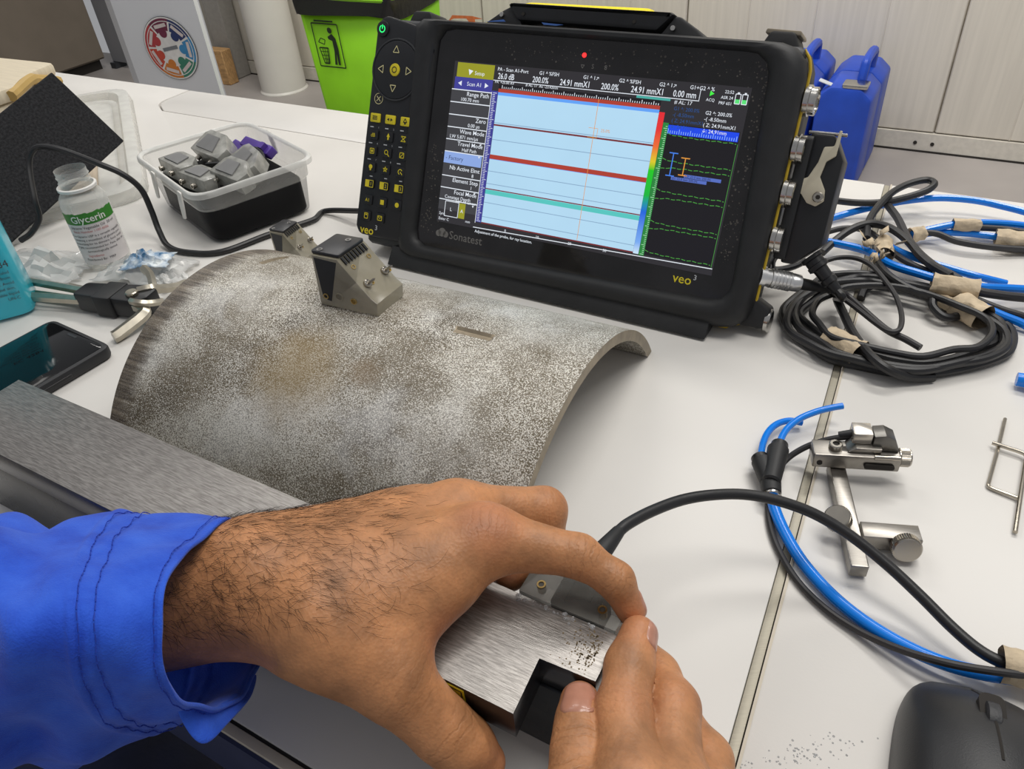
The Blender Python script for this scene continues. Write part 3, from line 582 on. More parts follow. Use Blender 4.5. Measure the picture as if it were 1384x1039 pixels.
flat2('sticker_centre_line', [seg2((-SR*.3, -.004), (SR*.3, .006), SR*.11)], mat('sticker_centre', (120, 124, 128), .5), stk, MS, .0041)
# grey side panel and brown cupboard at far left
sc0 = thing('side_screen', 'upright grey screen panel between the brown cupboard and the white cabinet', 'panel', W(-4.12, 2.70, FZ), TH)
g = G(); g.box((0, 0, .03), (.62, .03, 1.7)); g.obj('board', mat('grey_screen', (126, 127, 131), .5, var=.03, scale=5), sc0, bevel=.004)
g = G(); g.box((.62, -.01, 0), (.66, .04, 1.72)); g.obj('edge_post', mat('pale_edge_profile', (168, 170, 176), .4), sc0, bevel=.004)
g = G(); g.box((.0, -.02, 0), (.04, .05, .03)); g.obj('foot', M_charcoal, sc0); g = G(); g.box((.62, -.08, 0), (.66, .1, .02)); g.obj('foot', M_charcoal, sc0)
cu = thing('cupboard', 'brown-grey cupboard at the far left behind the desk', 'cupboard', W(-4.15, 1.30, FZ), TH)
M_brown = mat('taupe_board', (122, 112, 100), .55, var=.05, scale=10)
g = G(); g.box((-.5, 0, .05), (0, 1.38, 1.7)); g.obj('carcass', M_brown, cu, bevel=.004)
for k in (0, 1):
    g = G(); g.box((.0, .01+.69*k, .06), (.018, .68+.69*k, 1.69)); g.obj('door', M_brown, cu, bevel=.003)
g = G(); g.box((-.48, .02, 0), (-.02, 1.36, .05)); g.obj('plinth', M_seam, cu)
# blue cases
M_case = mat('blue_case_plastic', (28, 70, 178), .42, var=.1, scale=14, bump=.06, bscale=300)
def make_case2(label, loc, rz):
    t = thing('carry_case', label, 'case', loc, rz)
    H, w2 = .315, .152
    g = G(); g.prism(rpoly([(-w2/2, 0), (w2/2, 0), (w2/2, H-.03), (w2/2-.035, H), (-w2/2+.035, H), (-w2/2, H-.03)], .02, 4), 0, -.17, .012, XZ); g.obj('front_shell', M_case, t)
    g = G(); g.prism(rpoly([(-w2/2, 0), (w2/2, 0), (w2/2, H-.03), (w2/2-.035, H), (-w2/2+.035, H), (-w2/2, H-.03)], .02, 4), -.176, -.34, .012, XZ); g.obj('rear_shell', M_case, t)
    g = G(); g.tube([(.028, .075, H-.012), (.03, .08, H+.035), (.03, .10, H+.052), (.03, .20, H+.052), (.03, .22, H+.035), (.028, .225, H-.012)], .0135, 10); g.obj('handle', M_case, t)
    g = G(); g.prism(rrect(-.035, -.028, .035, .028, .008), -.004, .006, .002, Matrix.Translation((.022, .03, H+.001))); lt = g.obj('latch', M_silver, t)
    g = G(); g.prism(rrect(-.035, -.012, .035, .012, .003), 0, .002, M=Matrix.Translation((-.048, .030, H-.004)) @ Matrix.Rotation(.3, 4, 'Y')); g.obj('paper_label', M_ink, t)
    return t
make_case2('right-hand blue plastic carry case upright on the floor by the back wall', W(-.328, 2.42, FZ), TH)
make_case2('left-hand blue plastic carry case half hidden behind the instrument', W(-.50, 2.46, FZ), TH)
# black crate with yellow rim
cr = thing('tool_crate', 'black crate with a yellow rim behind the instrument handle', 'crate', W(-1.22, 2.42, FZ), TH)
g, p, q = frust(.20, .14, .230, .165, 0, .437, .03); g.f.append(tuple(range(len(p)))); g.obj('body', M_blackp, cr, solid=.005)
g = G(); g.tube([(x*1.02, y*1.02, .442) for x, y in q], .016, 8, sub=1, closed=True); g.obj('rim', M_yel, cr)
g = G(); g.grid([[(x*f, y*f, z+random.gauss(0, .01)) for x, y in q] for f, z in ((.88, .34), (.6, .375), (.3, .395), (.02, .385))], True)
o = g.obj('red_cloth', mat('dusty_pink_cloth', (120, 52, 72), .8, var=.3, scale=20), sub=1); o.matrix_world = TM[cr.name]; tag(o, 'crumpled dusty pink cloth lying in the black and yellow crate', 'cloth')
# ---------------------------------------------------------------- things on the left of the desk
M_card = mat('cream_board', (214, 202, 178), .7, var=.06, scale=30, stretch=(1, 14, 1))
bx = thing('cream_box', 'cream box with a yellowed corner behind the black foam sheet', 'box', W(-1.09, .43, 0), TH)
g = G(); g.prism(rpoly([(-.2, -.08), (.185, -.06), (.182, .05), (.140, .115), (-.2, .10)], .012, 3), 0.0158, .085, .004); g.obj('body', M_card, bx)
g = G(); g.prism(rpoly([(-.202, -.084), (.188, -.064), (.185, .04), (.150, .085), (.142, .118), (-.202, .103)], .010, 3), .0855, .1, .004); g.obj('lid', M_card, bx)
g = G(); g.tube([(.188, .03, .092), (.166, .068, .096), (.152, .086, .09), (.146, .112, .08)], .006, 8); g.obj('corner_tape', mat('yellowed_tape', (190, 158, 92), .6), bx)
# foam sheet leaning on the box
M_foam = mat('black_foam', (50, 50, 52), .95, var=.35, scale=420, bump=1.0, bscale=900, spec=.15)
c1, r1, b1, tl = at(70, 97, .125), at(168, 190, .052), at(0, 292, .03), at(0, 135, .115)
e1 = (r1-c1); e2 = (tl-c1).normalized(); 
e1n = e1.normalized(); e2n = (e2-e1n*e2.dot(e1n)).normalized(); nn = e1n.cross(e2n); nn = nn if nn.z > 0 else -nn
MF = Matrix((e1n, e2n, nn)).transposed().to_4x4(); MF.translation = c1
if MF.determinant() < 0: MF = Matrix((e2n, e1n, nn)).transposed().to_4x4(); MF.translation = c1; Lf, Wf = .17, e1.length
else: Lf, Wf = e1.length, .17
g = G(); n = 24
g.box((0, 0, -.012), (Lf, Wf, 0)); o = g.obj('foam_sheet', M_foam, bevel=.0012); o.matrix_world = MF; tag(o, 'black foam sheet leaning on the cream box behind the glycerin bottle', 'foam')
# clear lid / tray under the foam
ty = thing('plastic_tray', 'shallow clear plastic tray lying on the desk under the black foam sheet', 'tray', W(-.972, .492, 0), TH+math.radians(-36))
rows = []
for d, z in ((0, .0), (.003, .012), (.008, .013), (.016, .013), (.020, .004), (.030, .003)): rows.append([(x, y, z+.001) for x, y in rrect(-.215+d, -.12+d, .215-d, .12-d, .04)])
g = G(); g.grid(rows, True); g.obj('rim', M_clear, ty, smooth=50, solid=.0012)
g = G(); g.prism(rrect(-.187, -.092, .187, .092, .03), .003, .0042); g.obj('sheet', M_clear, ty)
g = G(); g.prism(rrect(-.12, -.078, .165, .070, .012), .0046, .0075, .001); o = g.obj('board_offcut', mat('kraft_board', (186, 172, 152), .7, var=.1, scale=20, stretch=(1, 20, 1))); o.matrix_world = TM[ty.name]; tag(o, 'beige board lying in the shallow clear plastic tray', 'board')
# ------------------------------------------------ clear container with wedges
CA = TH+math.radians(-20.1)
MC = Matrix.Translation(W(-.621, .4835, 0)) @ Matrix.Rotation(CA, 4, 'Z')
ct = thing('storage_box', 'open clear plastic box of wedges with a black lining on the desk', 'container', M=MC)
def ringz(hx, hy, r, z): return [(x, y, z) for x, y in rrect(-hx, -hy, hx, hy, r, 6)]
rows = [ringz(.0640, .0460, .014, .0012), ringz(.0690, .0510, .016, .0035), ringz(.0725, .0545, .018, .0345)]
g = G(); g.grid(rows, True); g.f.append(tuple(range(len(rows[0])))[::-1]); g.obj('lower_wall', M_clear3, ct, smooth=50)
rows = [ringz(.0725, .0545, .018, .0345), ringz(.0727, .0547, .018, .036), ringz(.0745, .0565, .019, .0375), ringz(.0755, .0575, .020, .054)]
g = G(); g.grid(rows, True); g.obj('upper_wall', M_clear2, ct, smooth=50)
g = G(); g.grid([ringz(.0755, .0575, .020, .0538), ringz(.0765, .0585, .0205, .0555), ringz(.0785, .0605, .021, .0560), ringz(.0800, .0620, .022, .0548), ringz(.0802, .0622, .022, .0505), ringz(.0794, .0614, .022, .0505)], True); g.obj('rim', mat('frosted_rim', (232, 232, 228), .3, trans=.5), ct, smooth=50)
for x, y, a in ((-.015, -.0632, 0), (.052, -.0632, 0), (-.03, .0632, PI)):
    g = G(); g.prism(rpoly([(-.0045, .004), (.0045, .004), (.005, -.008), (.003, -.021), (-.003, -.022), (-.005, -.008)], .002, 3), 0, .0018, .0005, Matrix.Translation((x, y, .0505)) @ Matrix.Rotation(a, 4, 'Z') @ Matrix.Rotation(PI/2-.12, 4, 'X')); g.obj('clip_tab', mat('white_plastic_tab', (226, 224, 218), .35), ct)
g = G(); g.prism(rrect(-.0670, -.0490, .0670, .0490, .015), .0028, .0340, .002); o = g.obj('foam_liner', mat('black_foam_liner', (13, 13, 15), .8, var=.15, scale=300, spec=.2)); o.matrix_world = MC; tag(o, 'block of black foam filling the bottom of the clear plastic box', 'foam')
def wedge_parts(t, sc=1.0, cover=True, screws=True):
    "angle-beam wedge: acrylic block of five-sided section with a black probe under a grey plate"
    P = [(0, 0), (.044, 0), (.045, .010), (.0405, .0135), (.0195, .0385), (0, .0385)]
    g = G(); g.prism([(x*sc, z*sc) for x, z in P], 0, -.030*sc, .0012*sc, XZ); body = g.obj('block', M_acryl, t)
    g = G(); g.prism([(.0035*sc, .006*sc), (.0095*sc, .0045*sc), (.0190*sc, .036*sc), (.0020*sc, .037*sc)], .00015*sc, -.0265*sc, 0, XZ); g.obj('damping_insert', mat('dark_insert', (34, 36, 40), .5), t)
    g = G(); g.prism(rrect(-.001*sc, .0015*sc, .0205*sc, .0285*sc, .002*sc), .0388*sc, .0412*sc, .0006*sc)
    g.add(*[[(.0198*sc, .003*sc, .0412*sc), (.0198*sc, .027*sc, .0412*sc), (.0245*sc, .027*sc, .0345*sc), (.0245*sc, .003*sc, .0345*sc), (.0185*sc, .003*sc, .0392*sc), (.0185*sc, .027*sc, .0392*sc), (.0235*sc, .027*sc, .0332*sc), (.0235*sc, .003*sc, .0332*sc)], [(0, 1, 2, 3), (7, 6, 5, 4), (0, 3, 7, 4), (1, 5, 6, 2), (3, 2, 6, 7)]][0:2]) if False else None
    pl = g.obj('top_plate', mat('dark_anodised_plate', (58, 58, 60), .35, .4, var=.1, scale=80), t)
    sd = Vector((.021, 0, -.025)).normalized(); sn = Vector((.025, 0, .021)).normalized()
    MSl = Matrix((sd, Vector((0, 1, 0)), sn)).transposed().to_4x4(); MSl.translation = Vector((.0195, 0, .0385))*sc
    g = G()
    for k in range(8):
        g.box((.0008*sc, (.003+.0031*k)*sc, .0001), (.0062*sc, (.0046+.0031*k)*sc, .0012*sc), MSl)
    o = g.obj('comb_ridge', M_blackp, t); o['kind'] = 'stuff'
    for x, y in ((.010, .007), (.010, .0235)):
        g = G(); g.lathe([(.0017, -.002), (.0017, .0004), (.0011, .0004), (.0011, -.002)], 14, MSl @ Matrix.Translation((x*sc, y*sc, 0)) @ Matrix.Scale(sc, 4)); g.obj('insert_ring', M_brass, t)
    if screws:
        for x, y in ((.024, .006), (.024, .025)):
            g = G(); g.lathe([(.0029, 0), (.0029, .0016), (.0022, .0022), (.0010, .0022), (.0009, .0075), (.0002, .009)], 16, MSl @ Matrix.Translation((x*sc, y*sc, .0002)) @ Matrix.Scale(sc, 4)); g.obj('carbide_pin', M_screw, t)
            g = G(); g.lathe([(.0013, 0), (.0013, .0005), (.0008, .0005), (.0008, 0)], 12, MSl @ Matrix.Translation(((x+.0015)*sc, (y+.0045)*sc, 0)) @ Matrix.Scale(sc, 4)); g.obj('insert_ring', M_brass, t)
    for x, z, r in ((.006, .008, .0021), (.0165, .0095, .0033), (.0275, .0085, .0023)):
        g = G(); g.lathe([(r, 0), (r, .0006), (r*.7, .0006), (r*.65, 0)], 16, Matrix.Translation((x*sc, -.0001, z*sc)) @ Matrix.Rotation(PI/2, 4, 'X') @ Matrix.Scale(sc, 4)); g.obj('bushing', M_brass if r != .0033 else M_acryl, t)
    for x, y in ((.0015, .004), (.010, .022)):
        g = G(); g.lathe([(.002, 0), (.002, .0006), (.001, .0006), (.001, 0)], 14, Matrix.Translation(((x+.003)*sc, y*sc, .0412*sc)) @ Matrix.Scale(sc, 4)); g.obj('plate_hole', M_silver, pl)
def inC(x, y, z, rz=0.0, rx=0.0, ry=0.0): return MC @ Matrix.Translation((x, y, z)) @ Matrix.Rotation(rz, 4, 'Z') @ Matrix.Rotation(rx, 4, 'X') @ Matrix.Rotation(ry, 4, 'Y')
M_acgrey = mat('grey_acrylic', (172, 172, 166), .2, trans=.55, var=.25, scale=90)
def small_wedge(label, M, sc, m=None, pins=2):
    t = thing('probe_wedge', label, 'wedge', M=M)
    P = [(0, 0), (.040, 0), (.041, .010), (.026, .021), (.004, .021), (0, .017)]
    g = G(); g.prism([(x*sc, y*sc) for x, y in P], 0, .014*sc, .001); g.obj('block', m or M_acgrey, t)
    g = G(); g.prism([(.006*sc, .003*sc), (.030*sc, .003*sc), (.024*sc, .016*sc), (.007*sc, .016*sc)], .0142*sc, .0152*sc); g.obj('marking_plate', mat('grey_marking', (120, 120, 120), .5), t)
    for k in range(pins):
        g = G(); g.lathe([(.0026, 0), (.0026, .004), (.0013, .004), (.0012, .0015)], 14, Matrix.Translation((.006*sc+.018*sc*k, -.0002, .007*sc)) @ Matrix.Rotation(PI/2, 4, 'X')); g.obj('bushing', M_screw, t)
    return t
small_wedge('clear wedge with two metal bushings at the back left of the plastic box', inC(-.060, -.002, .0345, .12, .45), .95*1.4)
small_wedge('clear wedge lying at the front left of the plastic box', inC(-.058, -.044, .0345, .1), .85*1.4)
small_wedge('clear wedge lying front centre in the plastic box beside the clips', inC(-.008, -.043, .0345, .18), .8*1.4)
small_wedge('clear wedge with brass edge at the back right of the plastic box', inC(.000, .010, .0345, -.1, .4), .9*1.4)
small_wedge('clear wedge at the front right of the plastic box', inC(.020, -.018, .0370, .15, .3), .85*1.4, pins=1)
M_purple = mat('purple_plastic', (84, 58, 150), .42, var=.1, scale=60)
for k, (x, y, z, rz, lb) in enumerate(((-.052, .030, .036, -.02, 'purple plastic strip along the back of the clear box'), (-.036, .036, .041, .10, 'purple plastic strip lying on top of the other purple strip'))):
    g = G(); g.prism(rrect(0, 0, .062-.01*k, .011, .002), 0, .009, .001); g.box((.050-.01*k, .002, .009), (.056-.01*k, .009, .014)); o = g.obj('purple_strip', M_purple); o.matrix_world = inC(x, y, z, rz, .5); tag(o, lb, 'strip')
g = G(); g.prism([(0, 0), (.036, .022), (.036, .026), (0, .004)], 0, .014, .0006); o = g.obj('black_divider', M_blackp); o.matrix_world = inC(-.012, -.014, .0345, .15, .1); tag(o, 'black plastic piece in the middle of the clear box between the wedges', 'divider')
g = G(); g.tube([inC(-.02, .02, .046) @ Vector(), inC(0, .034, .052) @ Vector(), inC(.022, .032, .050) @ Vector(), inC(.034, .022, .046) @ Vector()], .0016, 8); o = g.obj('short_lead', M_cable); tag(o, 'short black lead curled inside the clear box', 'cable')
# ------------------------------------------------ glycerin bottle
bo = thing('glycerin_bottle', 'open clear bottle with a green glycerin label', 'bottle', W(-.650, .351, 0), TH)
R_ = .0195
prof = [(.002, .0015), (.0165, .0008), (.0188, .003), (R_, .008), (R_, .060), (.0182, .066), (.0150, .0705), (.0138, .0725), (.0138, .0740), (.0128, .0745), (.0128, .078), (.0134, .079), (.0126, .080), (.0126, .083), (.0134, .084), (.0126, .085), (.0128, .0895)]
g = G(); g.lathe(prof, 40, caps=False); g.obj('bottle_body', M_clear, bo, smooth=50)
g = G(); g.lathe([(.0142, .0725), (.0160, .0730), (.0160, .0752), (.0142, .0757), (.0141, .0725)], 40, caps=False); g.obj('neck_ring', mat('white_ring', (232, 230, 226), .35), bo)
def cyl_patch(r, a0, a1, z0, z1, n=24, wav=0.0):
    rows = []
    for k in range(n+1):
        a = a0+(a1-a0)*k/n; rows.append([(r*math.cos(a), r*math.sin(a), z0), (r*math.cos(a), r*math.sin(a), z1+wav*math.sin(k*1.9)*math.sin(k*.7))])
    g = G(); g.grid(rows); return g
AC = math.radians(-34)           # towards the camera
g = cyl_patch(R_+.0002, AC-1.25, AC+1.3, .008, .049); lb = g.obj('paper_label', mat('white_label', (226, 220, 218), .5), bo, solid=0)
g = cyl_patch(R_+.0004, AC-1.25, AC+1.3, .0465, .0565, wav=.0008); g.obj('green_band', mat('green_label', (58, 132, 46), .5), bo)
def wraptext(s, size, r, ac, z, tiltz, m, name, parent, bold=0.0):
    v, f = textmesh(s, size, bold=bold); wmax = max(p[0] for p in v); g = G()
    vv = []
    for x, y, _ in v:
        a = ac+(x-wmax/2)/r; vv.append((r*math.cos(a), r*math.sin(a), z+y+tiltz*(x-wmax/2)))
    g.add(vv, f); return g.obj(name, m, parent, smooth=0)
wraptext('Glycerin', .0088, R_+.0007, AC-.05, .0484, .0, mat('white_lettering', (232, 236, 226), .5), 'lettering', bo, .012)
M_txt = mat('grey_lettering', (70, 66, 70), .6); M_txr = mat('red_lettering', (196, 110, 110), .6)
wraptext('Glycerin Vegetable Oil  50 ml', .0034, R_+.0005, AC, .0425, 0, M_txt, 'lettering', bo)
wraptext('Batch Number 1107-0056', .0030, R_+.0005, AC-.15, .0390, 0, M_txr, 'lettering', bo)
for k, s in enumerate(('Pure Glycerin USP is a versatile vegetable', 'containing a smoothest of glycerin pure.', 'moisturizing for its skincare, food. widely', 'is highly recommended for. Face, after etc.', 'dermatologically tested.')): wraptext(s, .0028, R_+.0005, AC+.02, .0348-.0036*k, 0, M_txt, 'lettering', bo)
wraptext('Ingredients', .003, R_+.0005, AC-.35, .0160, 0, M_txr, 'lettering', bo)
wraptext('Distributed By:  MRP', .003, R_+.0005, AC-.2, .0122, 0, M_txt, 'lettering', bo)
# ------------------------------------------------ crumpled film
def crumple(name, label, cat, center, w, h, amp, m, seed, rz=0, fold=0.5, print_m=None):
    r = np.random.default_rng(seed); n = 14; rows = []
    for i in range(n):
        rw = []
        for j in range(n):
            x = (i/(n-1)-.5)*w; y = (j/(n-1)-.5)*h
            z = .0015+amp*(1-abs(x)/(w*.62))*(1-abs(y)/(h*.62))*abs(r.normal(.55, .33))
            rw.append((x+r.normal(0, w*.02), y+r.normal(0, h*.02), max(.0008, z)))
        rows.append(rw)
    Zs = np.array([[p[2] for p in rw] for rw in rows]); Zp = np.pad(Zs, 1, mode='edge'); Zs = .45*Zs+.55*(Zp[:-2, 1:-1]+Zp[2:, 1:-1]+Zp[1:-1, :-2]+Zp[1:-1, 2:])/4
    rows = [[(p[0], p[1], max(.0008, Zs[a_, b_])) for b_, p in enumerate(rw)] for a_, rw in enumerate(rows)]
    g = G(); g.grid(rows); o = g.obj(name, m, smooth=20, solid=.0001); o.matrix_world = Matrix.Translation(center) @ Matrix.Rotation(rz, 4, 'Z'); return tag(o, label, cat) if label else o
wr = thing('plastic_wrapper', 'crumpled clear wrapper with blue print in front of the glycerin bottle', 'wrapper', W(-.598, .352, 0), TH)
def crumple_part(name, m, par, ctr, w, h, amp, seed, rz=0.0, tiltx=0.0):
    o = crumple(name, None, None, Vector(), w, h, amp, m, seed); o.parent = par; o.matrix_world = Matrix.Identity(4); o.matrix_basis = Matrix.Translation(ctr) @ Matrix.Rotation(rz, 4, 'Z') @ Matrix.Rotation(tiltx, 4, 'X'); return o
crumple_part('film', M_wrapc, wr, (0, -.002, 0), .078, .050, .032, 3, .2)
M_bprint = mat('blue_print_film', (80, 160, 220), .3, var=.4, scale=110, col2=(215, 226, 234), trans=.25)
crumple_part('printed_film', M_bprint, wr, (.008, -.001, .012), .042, .028, .018, 5, .5)
crumple_part('film_end', M_wrapc, wr, (.034, -.004, .002), .034, .026, .014, 9, -.3)
crumple('plastic_bag', 'thin clear plastic bag lying behind the cyan bottle', 'bag', W(-.70, .318, 0), .10, .05, .028, M_wrapc, 21, TH+.2)
# ------------------------------------------------ cyan bottle
cy = thing('cyan_bottle', 'bottle of cyan liquid at the left edge behind the phone', 'bottle', W(-.668, .2475, 0), TH+math.radians(55))
g = G(); g.prism(rrect(-.036, -.022, .036, .022, .014, 6), .001, .125, .006); g.obj('bottle_body', mat('cyan_liquid', (62, 200, 222), .12, var=.05, scale=20, trans=.2, emit=0), cy)
g = G(); g.lathe([(.013, .124), (.013, .135), (.016, .136), (.016, .155), (.014, .157)], 24); g.obj('cap', mat('white_cap', (228, 228, 226), .4), cy)
ML2 = Matrix.Translation((0, -.0222, 0)) @ Matrix.Rotation(PI/2, 4, 'X')
def cyt(s, x, y, size):
    v, f = textmesh(s, size, align='RIGHT'); g = G(); g.add([(a+x, b+y, .0003) for a, b, _ in v], f, ML2); g.obj('lettering', M_txt, cy, smooth=0)
cyt('EC 4284', .0335, .0465, .0085)
for k in range(6): cyt(['Directions for use keep sealed', 'in a cool place away from', 'heat and direct light. Avoid', 'contact with eyes and skin.', 'Flammable liquid', 'UN-C'][k], .031-.001*(k % 2), .041-.0046*k, .0036)
# ------------------------------------------------ phone
ph = thing('smartphone', 'black smartphone with a dark glossy screen lying at the left edge', 'phone', W(-.5585, .1745, 0), TH+math.radians(-3.5))
g = G(); g.prism(rrect(-.040, -.080, .040, .080, .009, 6), .0006, .0100, .0022); g.obj('case', mat('phone_case', (36, 37, 40), .5, bump=.1, bscale=1500), ph)
g = G(); g.prism(rrect(-.0365, -.0765, .0365, .0765, .007, 6), .0090, .0103, .0004); sc_ = g.obj('screen', mat('phone_glass', (10, 12, 14), .06), ph)
g = G(); g.prism(rrect(-.006, .0715, .006, .0735, .001), .0102, .0105); g.obj('speaker_slot', M_charcoal, sc_)
g = G(); g.box((.0385, .02, .004), (.0406, .045, .0065)); g.obj('side_button', M_blackp, ph, bevel=.0005)
# ------------------------------------------------ folding hex key set
hx = thing('hex_key_set', 'folding hex key set with a black handle in front of the wrapper', 'tool', W(-.567, .2975, 0), TH+math.radians(14))
g = G()
g.prism(rpoly([(-.033, -.0095), (.030, -.0120), (.036, -.004), (.036, .010), (.024, .014), (-.033, .0095)], .004, 4), .002, .019, .002); g.obj('handle', M_blackp, hx)
g = G(); g.prism(rpoly([(-.012, -.0125), (.006, -.0132), (.006, .013), (-.012, .0125)], .002, 3), .001, .0198, .001); g.obj('handle_band', M_black, hx)
def hexkey(pts, r, m=M_silver, name='hex_key'):
    g = G(); g.tube(pts, r, 6, sub=4); return g.obj(name, m, hx, smooth=20)
M_key = mat('nickel_key', (178, 172, 158), .3, .9, var=.1, scale=120)
hexkey([(-.030, -.006, .011), (-.10, -.010, .011)], .0042, M_key); hexkey([(-.030, .005, .012), (-.098, .012, .012)], .0036, M_key)
hexkey([(-.03, .0, .006), (-.1, .003, .006)], .0038, mat('greenish_key', (96, 128, 112), .3, .8)); hexkey([(-.02, .013, .006), (-.07, .024, .0035)], .0022, M_key)
hexkey([(.020, -.006, .012), (.034, -.010, .012), (.038, -.016, .010), (.030, -.038, .0055), (.028, -.042, .0052)], .0050, M_key)
hexkey([(.022, .004, .018), (.029, .009, .018), (.032, .016, .014), (.036, .030, .008), (.037, .040, .0055)], .0042, M_key)
hexkey([(.006, .034, .021), (.016, .028, .019), (.025, .018, .0165), (.029, .012, .014)], .0036, M_key)
hexkey([(.026, -.010, .018), (.033, -.012, .0185), (.040, -.008, .016), (.044, .002, .012)], .0030, M_key)
g = G(); g.cyl((.022, -.003, .0185), (.022, -.003, .0225), .005, seg=14, bev=.0008); g.obj('pivot_screw', M_key, hx)
# ------------------------------------------------ black lead from the instrument looping past the bottle
pts = [at(486, 285, .012), at(440, 285, .0035), at(425, 296, .0035), at(400, 305, .0035), at(360, 318, .0035), at(300, 340, .003), at(255, 341, .003), at(228, 333, .004), at(215, 312, .012), at(204, 283, .030), at(190, 255, .050), at(165, 235, .066), at(130, 220, .078), at(85, 203, .088), at(55, 198, .088), at(42, 208, .082), at(40, 230, .070), at(47, 270, .050), at(53, 295, .034), at(42, 315, .024), at(28, 325, .0185)]
g = G(); g.tube(pts, .0027, 10, sub=6); o = g.obj('power_lead', M_cable); tag(o, 'black lead looping from behind the instrument past the clear box and bottle', 'cable')
# ---------------------------------------------------------------- curved steel plate (pipe segment)
PA = math.radians(-31); pu = Vector((math.cos(PA), math.sin(PA), 0)); pv = Vector((-math.sin(PA), math.cos(PA), 0))
PF = at(147, 585); Lx = .297; PR, PC = .12685, -.06185; CH = .2215     # outer radius, axis height, chord
M_plate = bpy.data.materials.new('shot_blasted_steel'); M_plate.use_nodes = True
nt = M_plate.node_tree; N = nt.nodes; L = nt.links; b = N['Principled BSDF']
def nd(t, **kw):
    n = N.new(t)
    for k, v in kw.items(): setattr(n, k, v)
    return n
tc = nd('ShaderNodeTexCoord')
def noise(sc, det=4, rough=.55, src=None):
    n = nd('ShaderNodeTexNoise'); n.inputs['Scale'].default_value = sc; n.inputs['Detail'].default_value = det; n.inputs['Roughness'].default_value = rough; L.new(src or tc.outputs['Object'], n.inputs['Vector']); return n.outputs[0]
def ramp(src, stops):
    r = nd('ShaderNodeValToRGB'); L.new(src, r.inputs[0]); e = r.color_ramp.elements
    e[0].position, e[0].color = stops[0][0], (*lin(stops[0][1]), 1); e[1].position, e[1].color = stops[-1][0], (*lin(stops[-1][1]), 1)
    for p, c in stops[1:-1]: q = e.new(p); q.color = (*lin(c), 1)
    return r.outputs[0]
def mix(f, a, bb, mode='MIX'):
    m = nd('ShaderNodeMix', data_type='RGBA', blend_type=mode)
    if isinstance(f, float): m.inputs[0].default_value = f
    else: L.new(f, m.inputs[0])
    for s, v in ((6, a), (7, bb)):
        if isinstance(v, tuple): m.inputs[s].default_value = (*lin(v), 1)
        else: L.new(v, m.inputs[s])
    return m.outputs[2]
def mrange(src, a, bb, c=0.0, d=1.0):
    m = nd('ShaderNodeMapRange'); m.interpolation_type = 'SMOOTHSTEP'; L.new(src, m.inputs[0])
    for i, v in ((1, a), (2, bb), (3, c), (4, d)): m.inputs[i].default_value = v
    return m.outputs[0]
def mult(a, bb):
    m = nd('ShaderNodeMath', operation='MULTIPLY')
    for i, v in ((0, a), (1, bb)):
        if isinstance(v, float): m.inputs[i].default_value = v
        else: L.new(v, m.inputs[i])
    return m.outputs[0]
big = noise(14, 5, .6); big2 = noise(22, 4, .6)
basec = ramp(big, [(.30, (84, 74, 58)), (.45, (118, 108, 90)), (.57, (146, 139, 126)), (.70, (198, 195, 189))])
blu = mrange(noise(17, 3), .56, .70); basec = mix(mult(blu, .45), basec, (118, 122, 134)); basec = mix(mult(mrange(noise(17, 5, .62), .54, .68), .7), basec, (204, 201, 194))
fine = noise(1350, 2, .6); dens = mrange(big2, .30, .68, .56, .45)
thr = nd('ShaderNodeMath', operation='SUBTRACT'); L.new(fine, thr.inputs[0]); L.new(dens, thr.inputs[1])
speck = mrange(thr.outputs[0], -.01, .05)
col_ = mix(mult(speck, .72), basec, (248, 245, 236))
dk = mrange(noise(1000, 2, .6), .46, .36); col_ = mix(mult(dk, .5), col_, (60, 53, 44))
def blob(p, r0, r1, sc, amp):
    d = nd('ShaderNodeVectorMath', operation='DISTANCE'); L.new(tc.outputs['Object'], d.inputs[0]); d.inputs[1].default_value = p
    a = nd('ShaderNodeMath', operation='MULTIPLY_ADD'); L.new(noise(sc, 4), a.inputs[0]); a.inputs[1].default_value = amp; L.new(d.outputs['Value'], a.inputs[2])
    return mrange(a.outputs[0], r1+amp*.5, r0+amp*.5)
col_ = mix(mult(blob((.131, .055, .050), .004, .046, 60, .03), .6), col_, (152, 128, 80))
col_ = mix(mult(blob((.176, .064, .056), .001, .016, 60, .02), .5), col_, (128, 106, 76))
col_ = mix(mult(blob((.150, .130, .063), .002, .04, 60, .03), .40), col_, (120, 100, 72))
sep_ = nd('ShaderNodeSeparateXYZ'); L.new(tc.outputs['Object'], sep_.inputs[0])
mp = nd('ShaderNodeMapping'); mp.inputs['Scale'].default_value = (25, 420, 420); L.new(tc.outputs['Object'], mp.inputs[0])
br = noise(1.0, 3, .6, mp.outputs[0])
ad = nd('ShaderNodeMath', operation='MULTIPLY_ADD'); L.new(br, ad.inputs[0]); ad.inputs[1].default_value = .022; L.new(sep_.outputs[0], ad.inputs[2])
edge = mrange(ad.outputs[0], .034, .019)
col_ = mix(mult(edge, .85), col_, ramp(br, [(.38, (56, 44, 34)), (.66, (128, 116, 100))]))
L.new(col_, b.inputs['Base Color']); b.inputs['Metallic'].default_value = .25; b.inputs['Roughness'].default_value = .5
bp = nd('ShaderNodeBump'); bp.inputs['Strength'].default_value = .35; bp.inputs['Distance'].default_value = .0006; L.new(fine, bp.inputs['Height']); L.new(bp.outputs[0], b.inputs['Normal'])
M_cut = mat('cut_steel_edge', (150, 138, 118), .4, .6, var=.18, scale=140)
MP = Matrix.Translation(PF) @ Matrix.Rotation(PA, 4, 'Z')
nx, ny = 199, 150; TK = .0070
